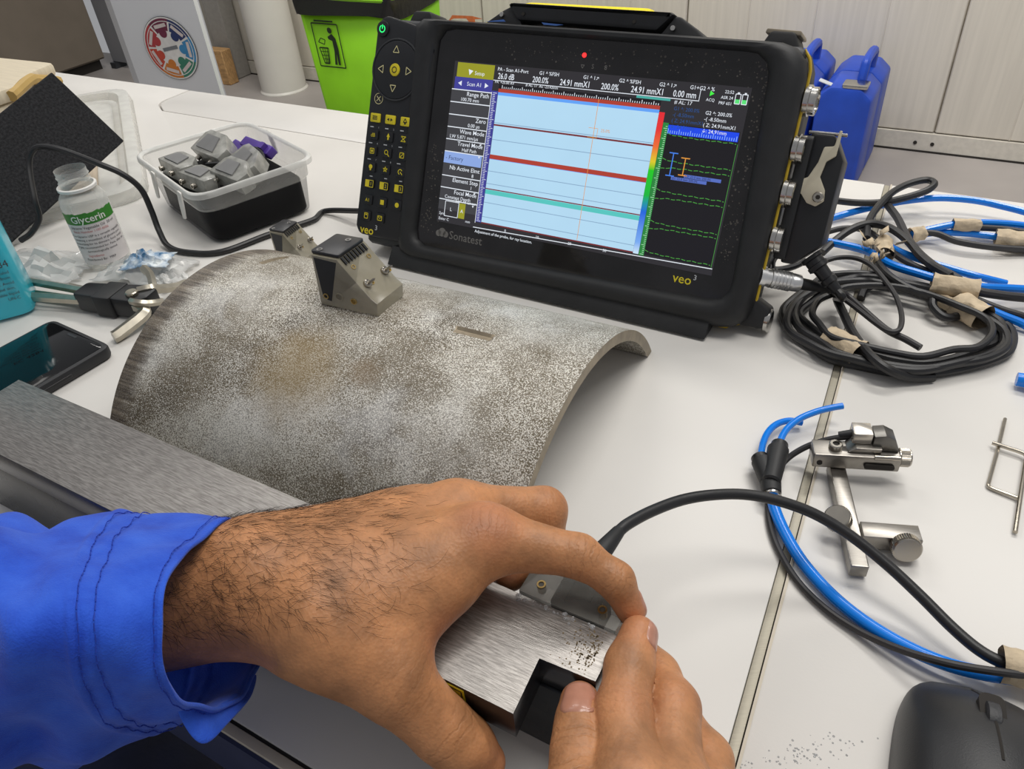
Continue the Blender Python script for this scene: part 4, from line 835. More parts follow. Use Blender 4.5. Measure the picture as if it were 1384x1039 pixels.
def arcpt(f, r):      # f 0..1 across the chord, outer angles
    a0 = math.asin((CH/2)/PR); a = -a0+2*a0*f; return CH/2+r*math.sin(a), PC+r*math.cos(a)
def slot(x, f):
    y = f*2*math.asin(CH/2/PR)*PR
    if .2085 < x < .2350 and .1345 < y < .1405: return .0016
    if .0300 < x < .0345 and .1606 < y < .1905: return .0013
    return 0.0
rows = []; V = []; F = []
for i in range(nx):
    for j in range(ny):
        x = Lx*i/(nx-1); f = j/(ny-1); yy, zz = arcpt(f, PR-slot(x, f)); V.append((x, yy, max(zz, .0006)))
for i in range(nx-1):
    for j in range(ny-1): F.append((i*ny+j, (i+1)*ny+j, (i+1)*ny+j+1, i*ny+j+1))
# inner face and rims
o2 = len(V); m2 = 40
for x in (0, Lx):
    for j in range(m2):
        yy, zz = arcpt(.012+j/(m2-1)*.976, PR-TK); V.append((x, yy, max(zz, .0006)))
for j in range(m2-1): F.append((o2+j, o2+j+1, o2+m2+j+1, o2+m2+j))
def rim(i, off):
    idx = [i*ny+j for j in range(ny)]
    for j in range(m2-1):
        ja = round(j/(m2-1)*(ny-1)); jb = round((j+1)/(m2-1)*(ny-1)); poly = [off+j]+[off+j+1]+[idx[q] for q in range(jb, ja-1, -1)]; F.append(tuple(poly))
rim(0, o2); rim(nx-1, o2+m2)
F.append(tuple([o2, o2+m2]+[i*ny for i in range(nx-1, -1, -1)])); F.append(tuple([o2+m2-1, o2+2*m2-1]+[i*ny+ny-1 for i in range(nx-1, -1, -1)]))
g = G(); g.v = V; g.f = F; plate = g.obj('curved_steel_plate', [M_plate, M_cut], smooth=40); plate.matrix_world = MP
tag(plate, 'large curved blasted steel pipe segment lying arched on the white desk', 'plate')
for p in plate.data.polygons:
    c = p.center
    if abs(p.normal.x) > .9 and (c.x < .0005 or c.x > Lx-.0005): p.material_index = 1
    if slot(c.x, 0) == 0 and slot(c.x, 1) == 0: pass
for p in plate.data.polygons:
    if p.index < (nx-1)*(ny-1):
        i, j = divmod(p.index, ny-1)
        if slot(Lx*(i+.5)/(nx-1), (j+.5)/(ny-1)): p.material_index = 1
# wedge on the crest, wedge behind it
w1p = MP.inverted() @ at(437, 411, .064)
MW = MP @ Matrix.Translation((w1p.x, CH/2-.006, PC+PR+.0002)) @ Matrix.Rotation(math.radians(2), 4, 'Z') @ Matrix.Rotation(math.radians(-3.4), 4, 'X') @ Matrix.Diagonal((1.0, 1.0, .90, 1.0))
wt = thing('probe_wedge', 'clear angle-beam wedge with a dark probe standing on the curved steel plate', 'wedge', M=MW); wedge_parts(wt, 1.0)
wt = thing('probe_wedge', 'clear wedge with a dark probe half hidden behind the far edge of the curved plate', 'wedge', M=Matrix.Translation(at(366, 322, .022)*1.0-Vector((0, 0, .022))) @ Matrix.Rotation(TH+math.radians(4), 4, 'Z')); wedge_parts(wt, .74)
# ---------------------------------------------------------------- notched bar on the dark block
BZ = .062
M_bar = mat('ground_bar_steel', (138, 134, 130), .36, .7, var=.16, scale=26, col2=(154, 150, 146), bump=.12, bscale=40, stretch=(6, 60, 60))
M_dark = mat('dark_steel_side', (40, 42, 46), .28, .6, var=.1, scale=40)
MB_ = Matrix.Translation(W(-.065, .161, 0)) @ Matrix.Rotation(TH, 4, 'Z')
bar = thing('notched_bar', 'long ground steel bar with a square notch at its held end', 'bar', M=MB_)
BT = .0165
g = G(); g.prism([(-.385, -.046), (-.0205, -.046), (-.0225, -.0225), (0, -.0215), (0, 0), (-.385, 0)], BZ-BT, BZ, .0005); bb2 = g.obj('bar_body', [M_bar, mat('bar_side_shaded_steel', (78, 78, 82), .24, .85, var=.1, scale=60)], bar)
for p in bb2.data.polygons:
    if p.normal.z < .5: p.material_index = 1  # sides take a darker copy of the steel, shade put into the colour
g = G(); g.box((-.0555, -.0463, BZ-.0125), (-.0415, -.0460, BZ-.0015)); lab_ = g.obj('yellow_label', M_yel, bar)
MLb = Matrix.Translation((-.0485, -.0464, BZ-.007)) @ Matrix.Rotation(PI/2, 4, 'X')
flat2('label_frame', [seg2(a, c, .0006) for a, c in zip([(-.006, -.0045), (.006, -.0045), (.006, .0045), (-.006, .0045)], [(.006, -.0045), (.006, .0045), (-.006, .0045), (-.006, -.0045)])]+[seg2((-.004, -.001), (.004, -.001), .0008), seg2((-.004, .0015), (.004, .0015), .0008)], M_seam, lab_, MLb, .0001)
# pitting near the end
g = G()
for k in range(230):
    x = -.004-abs(random.gauss(0, .006)); y = random.gauss(-.012, .005)
    if not (-.0208 < y < -.001 and x > -.03): continue
    r = random.uniform(.00015, .00042); g.add([(*p, BZ+.00006) for p in circ(x, y, r, 6)], [tuple(range(6))])
o = g.obj('corrosion_pits', mat('pit_rust', (120, 104, 78), .8), bar, smooth=0); o['kind'] = 'stuff'
g = G(); g.prism(rpoly([(-.385, -.0455), (-.050, -.0455), (-.050, -.0235), (-.003, -.0235), (-.003, -.002), (-.385, -.002)], .002, 3), 0, BZ-BT-.0002, .0006); dk_ = g.obj('steel_block', M_dark); dk_.matrix_world = MB_
tag(dk_, 'dark steel block on the desk under the long notched bar', 'block')
# couplant beads along the far edge of the bar
g = G()
M_gel = mat('couplant_gel', (240, 242, 244), .04, trans=.84)
for k in range(34):
    x = -.044+.034*random.random(); y = -.0005-abs(random.gauss(0, .0016)); r = random.uniform(.0003, .0011)
    g.lathe([(r, 0), (r*.8, r*.35), (r*.35, r*.55)], 8, Matrix.Translation((x, y, BZ)))
o = g.obj('couplant_beads', M_gel); o.matrix_world = MB_; o['kind'] = 'stuff'; tag(o, 'clear couplant beads along the far edge of the notched bar', 'gel')
# ---------------------------------------------------------------- wedge held against the bar, with its probe and lead
hw = thing('held_probe', 'clear wedge and probe held by the left hand against the notched bar', 'probe', M=MB_ @ Matrix.Translation((0, 0, 0)))
X0, X1 = -.0445, -.0015
g = G(); g.prism([(.0004, .036), (.0240, .036), (.0240, .055), (.0190, .0645), (.0004, .0630)], X0, X1, .0012, YZ); blk = g.obj('block', mat('smoky_wedge', (140, 140, 134), .14, trans=.5, var=.15, scale=70), hw)
for x0, x1 in ((X0+.0135, X0+.0185), (X1-.0145, X1-.0105)):
    g = G(); g.prism([(.003, .042), (.020, .042), (.0185, .0625), (.003, .0615)], x0, x1, 0, YZ); g.obj('damping_insert', mat('wedge_insert', (52, 54, 54), .5), hw)
g = G(); g.prism([(.0035, .0415), (.0215, .0415), (.0215, .054), (.0175, .0625), (.0035, .0615)], X0+.0190, X1-.0150, 0, YZ); g.obj('probe_body', M_blackp, hw)
for x in (X0+.0075, X1-.0085):
    g = G(); g.lathe([(.0019, -.004), (.0019, .0005), (.0012, .0005), (.0012, -.004)], 16, Matrix.Translation((x, .0066, .0634)) @ Matrix.Rotation(.080, 4, 'X') @ Matrix.Rotation(.16*0, 4, 'X')); g.obj('brass_insert', M_brass, hw)
g = G(); g.cyl((X1-.010, .0244, .052), (X1-.010, .0285, .052), .0022, seg=12); g.obj('side_screw', M_silver, hw)
bl = [at(798, 768, .060), at(808, 752, .062), at(822, 735, .0625), at(836, 718, .061)]
g = G(); g.cyl(bl[0]-(bl[1]-bl[0]).normalized()*.012, bl[0], .0048, seg=18); g.tube([bl[0], bl[1], bl[2], bl[3]], [.0048, .0046, .0038, .0029], 16, sub=5)
g.obj('cable_boot', M_black, hw, world=True)
d0 = (bl[3]-bl[0]).normalized()
for k in range(3):
    c = bl[0].lerp(bl[3], .2+.25*k)
lead = [bl[3], at(850, 707, .060), at(880, 691, .057), at(920, 676, .053), at(960, 669, .050), at(1005, 668, .046), at(1050, 676, .042), at(1100, 694, .036), at(1150, 724, .029), at(1200, 764, .022), at(1245, 806, .0165), at(1285, 846, .013), at(1320, 876, .0115), at(1350, 893, .0115), at(1384, 903, .0115), at(1450, 915, .010), at(1520, 925, .0035), at(1650, 930, .0030), at(1820, 932, .0030)]
g = G(); g.tube(lead, .00265, 14, sub=6); g.obj('probe_lead', M_cable, hw, world=True)
# ---------------------------------------------------------------- air tubes with Y fitting, thin lead, steel bracket
yf = thing('tube_splitter', 'blue air tube with a black Y fitting and two short blue branches', 'tube', at(1040, 650, 0), TH)
yb = at(1042, 664, .0075); yt = at(1037, 628, .0085)
g = G(); g.cyl(at(1043, 668, .0068), at(1041, 646, .0080), .0052, .0058, seg=20, bev=.0006)
g.cyl(at(1040, 652, .0080), at(1029, 622, .0085), .0050, .0058, seg=20, bev=.001); g.cyl(at(1042, 652, .0100), at(1052, 606, .0115), .0050, .0060, seg=20, bev=.001)
g.obj('fitting_body', M_black, yf, world=True)
for a, c, r in ((at(1043, 668, .0068), at(1043.5, 672, .0066), .0050),): g = G(); g.cyl(a, c, r, seg=22, bev=.0005); g.obj('release_collar', M_silver, yf, world=True)
g = G(); g.cyl(at(1029, 624, .0085), at(1026, 617, .0087), .0048, seg=20, bev=.0005); g.obj('release_collar', M_blackp, yf, world=True)
g = G(); g.cyl(at(1052, 608, .0114), at(1054, 600, .0115), .0048, seg=20, bev=.0005); g.obj('release_collar', M_blackp, yf, world=True)
g = G(); g.tube([at(1043, 668, .0066), at(1048, 690, .005), at(1062, 722, .0042), at(1085, 760, .0040), at(1120, 800, .0040), at(1160, 834, .0042), at(1210, 866, .0052), at(1265, 892, .0068), at(1320, 908, .0075), at(1384, 918, .0070), at(1480, 930, .0045), at(1620, 940, .0035), at(1800, 945, .0034)], .0031, 14, sub=6); g.obj('main_tube', M_tubeb, yf, world=True)
g = G(); g.tube([at(1028, 620, .0086), at(1031, 600, .0085), at(1038, 584, .0075), at(1050, 573, .0065), at(1066, 568.5, .0055), at(1084, 571, .0040)], .0020, 12, sub=6); g.obj('branch_tube', M_tubeb, yf, world=True)
g = G(); g.tube([at(1053, 604, .0115), at(1057, 590, .0118), at(1066, 577, .0120), at(1082, 565, .0122), at(1104, 556, .0125), at(1124, 551, .0130), at(1139, 548.5, .0135)], .0020, 12, sub=6); g.obj('branch_tube', M_tubeb, yf, world=True)
g = G(); g.tube([at(1150, 590, .0215), at(1130, 592, .0190), at(1108, 597, .0150), at(1085, 606, .0100), at(1064, 620, .0050), at(1048, 640, .0022), at(1039, 670, .0020), at(1040, 705, .0020), at(1052, 742, .0020), at(1078, 785, .0022), at(1115, 822, .0026), at(1160, 852, .0036), at(1210, 875, .0080), at(1260, 891, .0130), at(1310, 902, .0150), at(1384, 912, .0145), at(1480, 922, .010), at(1600, 930, .0024), at(1800, 936, .0022)], .00175, 10, sub=6)
o = g.obj('thin_lead', M_cable2); tag(o, 'thin dark lead running from the steel bracket beside the blue tube', 'cable')
# bracket
bk = thing('probe_bracket', 'satin steel probe bracket with two knurled knobs lying on the right desk', 'bracket', W(-.0015, .3135, 0), TH+math.radians(20))
g = G(); g.prism(rrect(-.0043, -.034, .0043, .040, .0008, 2), .0015, .0095, .0007); g.obj('upright_bar', M_steel, bk)
g = G(); g.prism(rpoly([(-.0140, .0335), (.0310, .0335), (.0310, .0460), (-.0140, .0460)], .0008, 2), .0098, .0195, .0007); ar_ = g.obj('upper_arm', M_steel, bk)
g = G(); g.prism(rrect(.0125, .0120, .0280, .0150, .0014), .0, .0012, .0, Matrix.Translation((0, .0333, .0000)) @ Matrix.Rotation(PI/2, 4, 'X')); g.obj('slot', M_seam, ar_)
g = G(); g.prism([(.0035, .0196), (.0075, .0232), (.0205, .0232), (.0205, .0196)], -.036, -.046, .0004, XZ); g.obj('clamp_shoulder', M_steel, bk)
g = G(); g.prism(rrect(.0055, .0395, .0155, .0495, .0006, 2), .0233, .0305, .0005); g.obj('probe_cube', mat('pale_ceramic', (196, 190, 180), .25, .7), bk)
g = G(); g.prism([(.0160, .0198), (.0160, .0300), (.0215, .0310), (.0270, .0280), (.0300, .0210), (.0300, .0198)], -.0385, -.0480, .0005, XZ); g.obj('clip_arm', mat('grey_steel', (120, 118, 114), .35, .9), bk)
g = G(); g.cyl((.017, .0345, .0190), (.030, .0345, .0190), .0016, seg=12); g.obj('clamp_rod', M_screw, bk)
def knob(M, r, h, name='knurled_knob'):
    t = thing
    g = G(); n = 40; P = []
    for k in range(n*2):
        rr = r if k % 2 == 0 else r*.955; P.append((rr*math.cos(PI*k/n), rr*math.sin(PI*k/n)))
    g.prism(P, .0006, h-.0008, .0, M); g.lathe([(r*.93, h-.0009), (r*.93, h-.0002), (r*.86, h+.0002), (r*.3, h+.0002)], 32, M); g.lathe([(r*.92, 0), (r*.92, .0007)], 32, M)
    return g.obj(name, M_screw, bk)
knob(Matrix.Translation((.0310, .0400, .0150)) @ Matrix.Rotation(PI/2, 4, 'Y'), .0052, .0060)
knob(Matrix.Translation((-.0058, -.0060, .0100)) @ Matrix.Rotation(-.35, 4, 'Y') @ Matrix.Rotation(.25, 4, 'X'), .0068, .0060)
knob(Matrix.Translation((.0240, -.0165, .0080)) @ Matrix.Rotation(PI/2-.30, 4, 'X'), .0072, .0055)
g = G(); g.prism([(.0043, -.0160), (.0320, -.0160), (.0320, -.0060), (.0043, -.0060)], .0020, .0115, .0007); g.obj('lower_arm', M_steel, bk)
g = G(); g.lathe([(.0036, .0195), (.0036, .0225), (.0031, .0230), (.0018, .0230), (.0018, .0205)], 22, Matrix.Translation((-.0025, .0395, 0))); sc1 = g.obj('cap_screw', M_screw, bk)
g = G(); g.cyl((-.0025, .0395, .0215), (-.0025, .0395, .0222), .0018, seg=6); g.obj('screw_socket', M_seam, sc1)
g = G(); g.cyl((-.0105, .0334, .0135), (-.0105, .0330, .0135), .0015, seg=14); g.obj('cross_hole', M_seam, ar_)
g = G(); g.cyl((.0060, .0445, .0268), (-.0010, .0440, .0255), .0021, .0017, seg=12); g.obj('lead_sleeve', M_black, bk)
# bent wire clip
M_wire = mat('nickel_wire', (188, 180, 166), .22, 1.0)
wc = thing('wire_clip', 'bent silver wire clip lying on the desk at the right edge', 'clip', at(1355, 640, 0), TH)
g = G(); g.tube([at(1358.5, 566, .0015), at(1349, 606, .0015), at(1337, 650, .0015), at(1336, 656, .0015), at(1341, 660, .0015), at(1373, 672, .0018), at(1376, 674, .002)], .00105, 10, sub=4); g.obj('hook_wire', M_wire, wc, world=True)
g = G(); g.tube([at(1341, 598, .0034), at(1362, 605, .0034), at(1380, 611, .0034), at(1387, 616, .0032), at(1386, 626, .0030), at(1379, 672, .0030), at(1372, 719, .0020)], .0012, 10, sub=4); g.obj('spring_wire', M_wire, wc, world=True)
# ---------------------------------------------------------------- computer mouse
mo = thing('computer_mouse', 'black computer mouse with a scroll wheel at the bottom right corner', 'mouse', W(.0705, .1850, 0), TH+math.radians(8))
def mouse_z(x, y):
    f = 1-(abs(x)/.0335)**2.6; k = 1-(abs(y+.006)/.070)**2.2
    return .0045+.0300*max(0, f)**.55*max(0, k)**.55
rows = []; n = 34
for i in range(n+1):
    y = -.058+.116*i/n; q = abs(2*i/n-1); hw_ = .0315*(1-q**3.4)**.40+.0001; hw_ *= (1+.04*math.sin(i/n*PI*2)); rw = []
    for k in range(n+1):
        a = -PI/2+PI*k/n; x = hw_*math.sin(a); z = .0015+(.0335*(1-abs((y+.008)/.070)**2.4)**.8*(.06+.94*(1-q**6)))*max(0, math.cos(a))**.62
        gr = 0
        rw.append((x, y, z))
    rows.append(rw)
g = G(); g.grid(rows); g.f.append(tuple([i*(n+1) for i in range(n+1)]+[i*(n+1)+n for i in range(n, -1, -1)])); g.obj('shell', mat('mouse_shell', (34, 35, 38), .42, var=.12, scale=30, bump=.12, bscale=1800), mo, smooth=60)
def msurf(y): q = abs(2*(y+.058)/.116-1); return .0015+(.0335*(1-abs((y+.008)/.070)**2.4)**.8*(.06+.94*(1-q**6)))
g = G(); P = [(0, y, msurf(y)-.0002) for y in np.linspace(.008, .054, 14)]; g.tube(P, .0006, 6, sub=2); g.obj('button_gap', M_seam, mo)
g = G(); g.prism(rrect(-.0046, .020, .0046, .0385, .0035), msurf(.03)-.004, msurf(.03)+.0002, 0); g.obj('wheel_well', M_seam, mo)
g = G(); g.lathe([(.0060, -.0026), (.0072, -.0020), (.0074, 0), (.0072, .0020), (.0060, .0026)], 30, Matrix.Translation((0, .0292, msurf(.03)-.0042)) @ Matrix.Rotation(PI/2, 4, 'Y')); g.obj('scroll_wheel', mat('wheel_rubber', (46, 47, 50), .5, bump=.2, bscale=900), mo)
# couplant smear on the desk
g = G(); cs = at(1090, 1018)
for k in range(90):
    x = random.gauss(0, .013); y = random.gauss(0, .0030)+.12*x; r = random.uniform(.0002, .0006)
    g.lathe([(r, 0), (r*.8, r*.25), (r*.3, r*.4)], 7, Matrix.Translation(cs+Vector((x, y, 0))))
o = g.obj('couplant_smear', M_gel); o['kind'] = 'stuff'; tag(o, 'smear of clear couplant gel on the desk left of the mouse', 'gel')
# crumpled tan tape where the leads leave at the right edge
def crush(center, r, h, axis, seed, name, parent, m=None):
    rg = np.random.default_rng(seed); rows = []; ax = Vector(axis).normalized(); s1 = ax.cross(Vector((0, 0, 1))).normalized(); s2 = ax.cross(s1)
    for i in range(9):
        f = i/8; rw = []
        for k in range(18):
            a = 2*PI*k/18; rr = r*(1+rg.normal(0, .10)); p = center+ax*(h*(f-.5)+rg.normal(0, h*.015))+(s1*math.cos(a)+s2*math.sin(a))*rr
            rw.append(Vector((p.x, p.y, max(.0008, p.z))))
        rows.append(rw)
    g = G(); g.grid(rows, True); return g.obj(name, m or M_tape, parent, smooth=25, world=parent is not None, sub=1)
cr_ = crush(at(1388, 906, .011), .0078, .020, at(1420, 915, .011)-at(1350, 898, .011), 4, 'tape_wrap', None); tag(cr_, 'crumpled tan tape around the leads at the right edge above the mouse', 'tape')
# blue cap at the right edge
g = G(); g.tube([at(1374, 512, .006), at(1392, 516, .006), at(1420, 530, .005), at(1520, 580, .0045), at(1640, 650, .0045)], [.0042, .0045, .0042, .0042, .0042], 14, sub=4); o = g.obj('blue_tube_end', M_tubeb); tag(o, 'rounded blue tube end at the right edge below the cable bundle', 'tube')
# ---------------------------------------------------------------- taped bundle of tubes and cables
cbu = thing('cable_bundle', 'taped bundle of black cables and blue air tubes coiled beside the instrument', 'cables', at(1230, 430, 0), TH)
def c7(pts): return [at(984+x/3.46, 230+y/3.46, z) for x, y, z in pts]
def bt_(pts, r, m, name):
    pts = list(pts)
    if pts[-1][0] >= 1480: pts += [(pts[-1][0]+450, pts[-1][1]+60, .0035), (pts[-1][0]+1000, pts[-1][1]+150, .0034)]
    g = G(); g.tube(c7(pts), r, 10, sub=6); return g.obj(name, m, cbu, world=True)
loopA = [(470, 500), (380, 545), (300, 600), (262, 670), (290, 750), (380, 820), (480, 870), (600, 905), (760, 945), (920, 955), (1080, 930), (1230, 890), (1315, 830), (1315, 750), (1240, 680), (1120, 610), (960, 555), (800, 510), (640, 480)]
rb = random.Random(5)
for k in range(5):
    f = [1, .93, .86, .97, .80][k]; cx, cy = 800, 720; ox, oy = [(0, 0), (8, -6), (14, -14), (-6, 8), (20, -22)][k]
    zz = [.0030, .0085, .0034, .0090, .0140][k]
    pts = [(cx+(x-cx)*f+ox+rb.gauss(0, 5), cy+(y-cy)*(f-.03*k)+oy+rb.gauss(0, 5), zz+.0015*rb.random()) for x, y in loopA]
    g = G(); g.tube(c7(pts), .0029 if k != 4 else .0024, 10, sub=5, closed=True); g.obj('coiled_cable', M_cable, cbu, world=True)
bt_([(470, 228, .004), (580, 196, .006), (700, 168, .010), (840, 142, .014), (990, 130, .015), (1150, 141, .014), (1290, 170, .012), (1420, 205, .010), (1600, 270, .006)], .0029, M_tubeb, 'blue_tube')
bt_([(410, 325, .012), (520, 345, .013), (650, 378, .014), (760, 440, .015), (900, 485, .016), (1040, 525, .016), (1160, 545, .015), (1290, 552, .013), (1420, 560, .010), (1600, 580, .006)], .0031, M_tubeb, 'blue_tube')
bt_([(720, 330, .010), (790, 375, .012), (900, 418, .013), (1020, 455, .012), (1160, 495, .010), (1300, 530, .006)], .0028, M_tubeb, 'blue_tube')
bt_([(1040, 560, .010), (1130, 605, .010), (1250, 665, .008), (1350, 705, .006), (1480, 750, .004)], .0029, M_tubeb, 'blue_tube')
bt_([(860, 300, .008), (930, 280, .010), (1050, 255, .012), (1150, 245, .012), (1280, 248, .011), (1420, 262, .009), (1560, 280, .006)], .0028, M_tubeb, 'blue_tube')
bt_([(860, 310, .006), (980, 292, .006), (1120, 296, .0055), (1260, 312, .005), (1400, 330, .004), (1560, 350, .004)], .0026, M_tubeb, 'blue_tube')
bt_([(480, 140, .012), (600, 152, .014), (720, 150, .016), (830, 128, .020), (930, 95, .024), (965, 62, .026), (925, 46, .026), (840, 66, .024), (760, 110, .022), (690, 185, .020), (655, 250, .018), (648, 320, .016)], .0030, M_cable, 'black_cable')
bt_([(735, 150, .014), (790, 220, .015), (830, 300, .016), (880, 375, .017), (960, 445, .018), (1060, 500, .017), (1150, 560, .016), (1280, 585, .013), (1420, 600, .010), (1600, 625, .006)], .0032, M_cable2, 'black_cable')
bt_([(440, 385, .010), (500, 330, .013), (580, 275, .017), (670, 250, .020), (760, 272, .021), (840, 330, .021), (900, 400, .020), (960, 450, .020), (1040, 495, .019)], .0032, M_cable, 'black_cable')
bt_([(440, 295, .008), (540, 272, .010), (640, 280, .012), (720, 330, .013), (790, 400, .014), (880, 450, .014), (960, 480, .014)], .0024, M_cable2, 'black_cable')
bt_([(900, 290, .010), (980, 298, .010), (1060, 330, .009), (1160, 350, .008), (1260, 362, .007), (1400, 372, .005), (1560, 385, .004)], .0026, M_cable2, 'black_cable')
bt_([(1170, 268, .010), (1280, 275, .009), (1400, 292, .008), (1560, 312, .005)], .0026, M_cable2, 'black_cable')
bt_([(1130, 590, .012), (1250, 640, .009), (1350, 672, .007), (1480, 705, .004)], .0024, M_cable2, 'black_cable')
bt_([(690, 340, .010), (700, 430, .014), (760, 500, .015), (860, 560, .014), (950, 590, .013), (960, 640, .010), (1010, 685, .007), (1075, 680, .006), (1090, 630, .008), (1050, 590, .010)], .0030, M_cable, 'black_cable')
bt_([(620, 600, .003), (640, 560, .005), (700, 530, .008), (800, 540, .012), (900, 575, .013)], .0030, M_cable, 'black_cable')
def bwrap(x, y, z, r, h, x2, y2, seed): a, b_ = c7([(x, y, z), (x2, y2, z)]); crush(a, r, h, b_-a, seed, 'tape_wrap', cbu)
bwrap(540, 825, .0075, .0098, .026, 620, 870, 11); bwrap(1135, 660, .0085, .0098, .022, 1050, 610, 12); bwrap(1060, 545, .0165, .0078, .030, 1160, 560, 13)
bwrap(728, 370, .0150, .0070, .022, 740, 480, 14); bwrap(1115, 256, .0120, .0050, .020, 1180, 258, 15); bwrap(880, 300, .0090, .0058, .012, 930, 292, 16); bwrap(1335, 330, .0070, .0082, .026, 1400, 338, 17)
bwrap(1010, 615, .0085, .0050, .014, 1060, 640, 18)
g = G(); r7 = np.random.default_rng(8)
for k in range(26):
    c = c7([(700+r7.normal(0, 36), 350+r7.normal(0, 36), .020+r7.normal(0, .002))])[0]; d1 = Vector(r7.normal(0, .0035, 3)); d2 = Vector(r7.normal(0, .0035, 3)); g.add([c, c+d1, c+d1+d2, c+d2], [(0, 1, 2, 3)])
o = g.obj('torn_tape', M_tape, cbu, world=True, solid=.0002); o['kind'] = 'stuff'
# gland cable from the probe connector joining the bundle
gp = TM[con.name] @ Matrix.Scale(.001, 4) @ Matrix.Translation((23, -2, -37)) @ Matrix.Rotation(-.85, 4, 'Y') @ Matrix.Scale(.85, 4)
p0 = gp @ Vector((0, 0, -34)); p1 = gp @ Vector((0, 0, -42))
g = G(); g.tube([p0, p1]+c7([(510, 600, .012), (545, 680, .0105), (590, 770, .0125), (660, 860, .0150), (740, 925, .0130), (840, 965, .0060), (960, 968, .0032)]), .0031, 10, sub=6); o = g.obj('connector_lead', M_cable); tag(o, 'black lead leaving the probe connector down into the coil', 'cable')
# silver round connector with its lead
lm0 = MI @ Vector((.3385, .012, .0345)); lm1 = at(1086, 384, lm0.z*.78)
lt_ = thing('round_connector', 'silver ribbed round connector plugged into the lower right of the instrument', 'connector', lm0)
dl = (lm1-lm0).normalized(); Ml = Matrix.Translation(lm0) @ dl.to_track_quat('Z', 'Y').to_matrix().to_4x4()
Ln = (lm1-lm0).length
pr_ = [(.0062, 0), (.0062, .004), (.0052, .0045), (.0052, .008)]
for k in range(6): z = .0085+k*.0026; pr_ += [(.0056, z), (.0056, z+.0016), (.0050, z+.0018), (.0050, z+.0025)]
pr_ += [(.0052, .0245), (.0050, .0300), (.0036, .0305)]
I_ = TM[lt_.name].inverted()
g = G(); g.lathe([(a*1.22, z) for a, z in pr_], 28, I_ @ Ml); g.obj('ribbed_shell', mat('bright_nickel', (222, 222, 222), .3, .9), lt_, smooth=30)
g = G(); g.lathe([(.0040, .0295), (.0042, .033), (.0040, .038), (.0032, .050), (.0027, .060)], 20, I_ @ Ml); g.obj('boot', M_black, lt_)
e0 = Ml @ Vector((0, 0, .058))
g = G(); g.tube([e0]+c7([(560, 590, .014), (640, 660, .013), (740, 745, .012), (830, 790, .011), (900, 830, .010)]), .0024, 10, sub=6); g.obj('lead', M_cable2, lt_, world=True)
g = G(); g.tube(c7([(452, 425, .016), (520, 408, .018), (600, 412, .020), (670, 445, .020), (730, 510, .019), (785, 590, .018), (812, 680, .017), (800, 745, .016), (750, 752, .0155), (690, 715, .0155), (620, 660, .0165), (540, 600, .017), (470, 560, .018)]), .0018, 8, sub=6); o = g.obj('thin_loop_lead', M_cable2); tag(o, 'thin dark lead looping over the coil beside the silver connector', 'cable')
g = G(); g.tube(c7([(215, 470, .020), (215, 430, .022), (240, 400, .022), (285, 395, .020), (330, 420, .018)]), .0013, 8, sub=6); o = g.obj('retaining_cord', M_cable); tag(o, 'short black cord looping under the probe connector', 'cord')
g = G(); g.tube(c7([(150, 452, .020), (230, 465, .018), (300, 452, .017), (360, 425, .017)]), .0026, 8, sub=6); o = g.obj('short_black_lead', M_cable); tag(o, 'short thick black lead between the instrument side and the connector gland', 'cable')
# ---------------------------------------------------------------- the person: two hands, sleeve, lap
def surface_nets(D, lo, h):
    "mesh of the zero level of the distance grid D (naive surface nets)"
    S = D < 0; nx, ny, nz = D.shape
    c = np.zeros((nx-1, ny-1, nz-1), np.int8)
    for dx in (0, 1):
        for dy in (0, 1):
            for dz in (0, 1): c += S[dx:nx-1+dx, dy:ny-1+dy, dz:nz-1+dz]
    act = (c > 0) & (c < 8); I, J, K = np.nonzero(act); n = len(I)
    idx = -np.ones(act.shape, np.int64); idx[I, J, K] = np.arange(n)
    P = np.zeros((n, 3)); Wt = np.zeros(n)
    cor = [(dx, dy, dz) for dx in (0, 1) for dy in (0, 1) for dz in (0, 1)]
    for a in range(8):
        for b in range(a+1, 8):
            A, B = cor[a], cor[b]
            if sum(abs(A[q]-B[q]) for q in range(3)) != 1: continue
            da = D[I+A[0], J+A[1], K+A[2]]; db = D[I+B[0], J+B[1], K+B[2]]; m = (da < 0) != (db < 0)
            t = np.where(m, da/np.where(m, da-db, 1), 0)
            for q in range(3): P[:, q] += np.where(m, A[q]+(B[q]-A[q])*t, 0)
            Wt += m
    P = P/Wt[:, None]+np.stack([I, J, K], 1); V = P*h+np.array(lo)
    F = []
    for ax in range(3):
        sl0 = [slice(1, -1)]*3; sl1 = [slice(1, -1)]*3; sl0[ax] = slice(0, -1); sl1[ax] = slice(1, None)
        s0 = S[tuple(sl0)]; s1 = S[tuple(sl1)]; E = np.nonzero(s0 != s1); o = [e.copy() for e in E]
        for q in range(3):
            if q != ax: o[q] = o[q]+1
        u, v = [(1, 2), (2, 0), (0, 1)][ax]; quad = []
        for du, dv in ((0, 0), (-1, 0), (-1, -1), (0, -1)):
            w_ = [x.copy() for x in o]; w_[u] = w_[u]+du; w_[v] = w_[v]+dv; quad.append(idx[w_[0], w_[1], w_[2]])
        q4 = np.stack(quad, 1); flip = s1[E]; q4[flip] = q4[flip][:, ::-1]; F.append(q4)
    return V, np.concatenate(F)
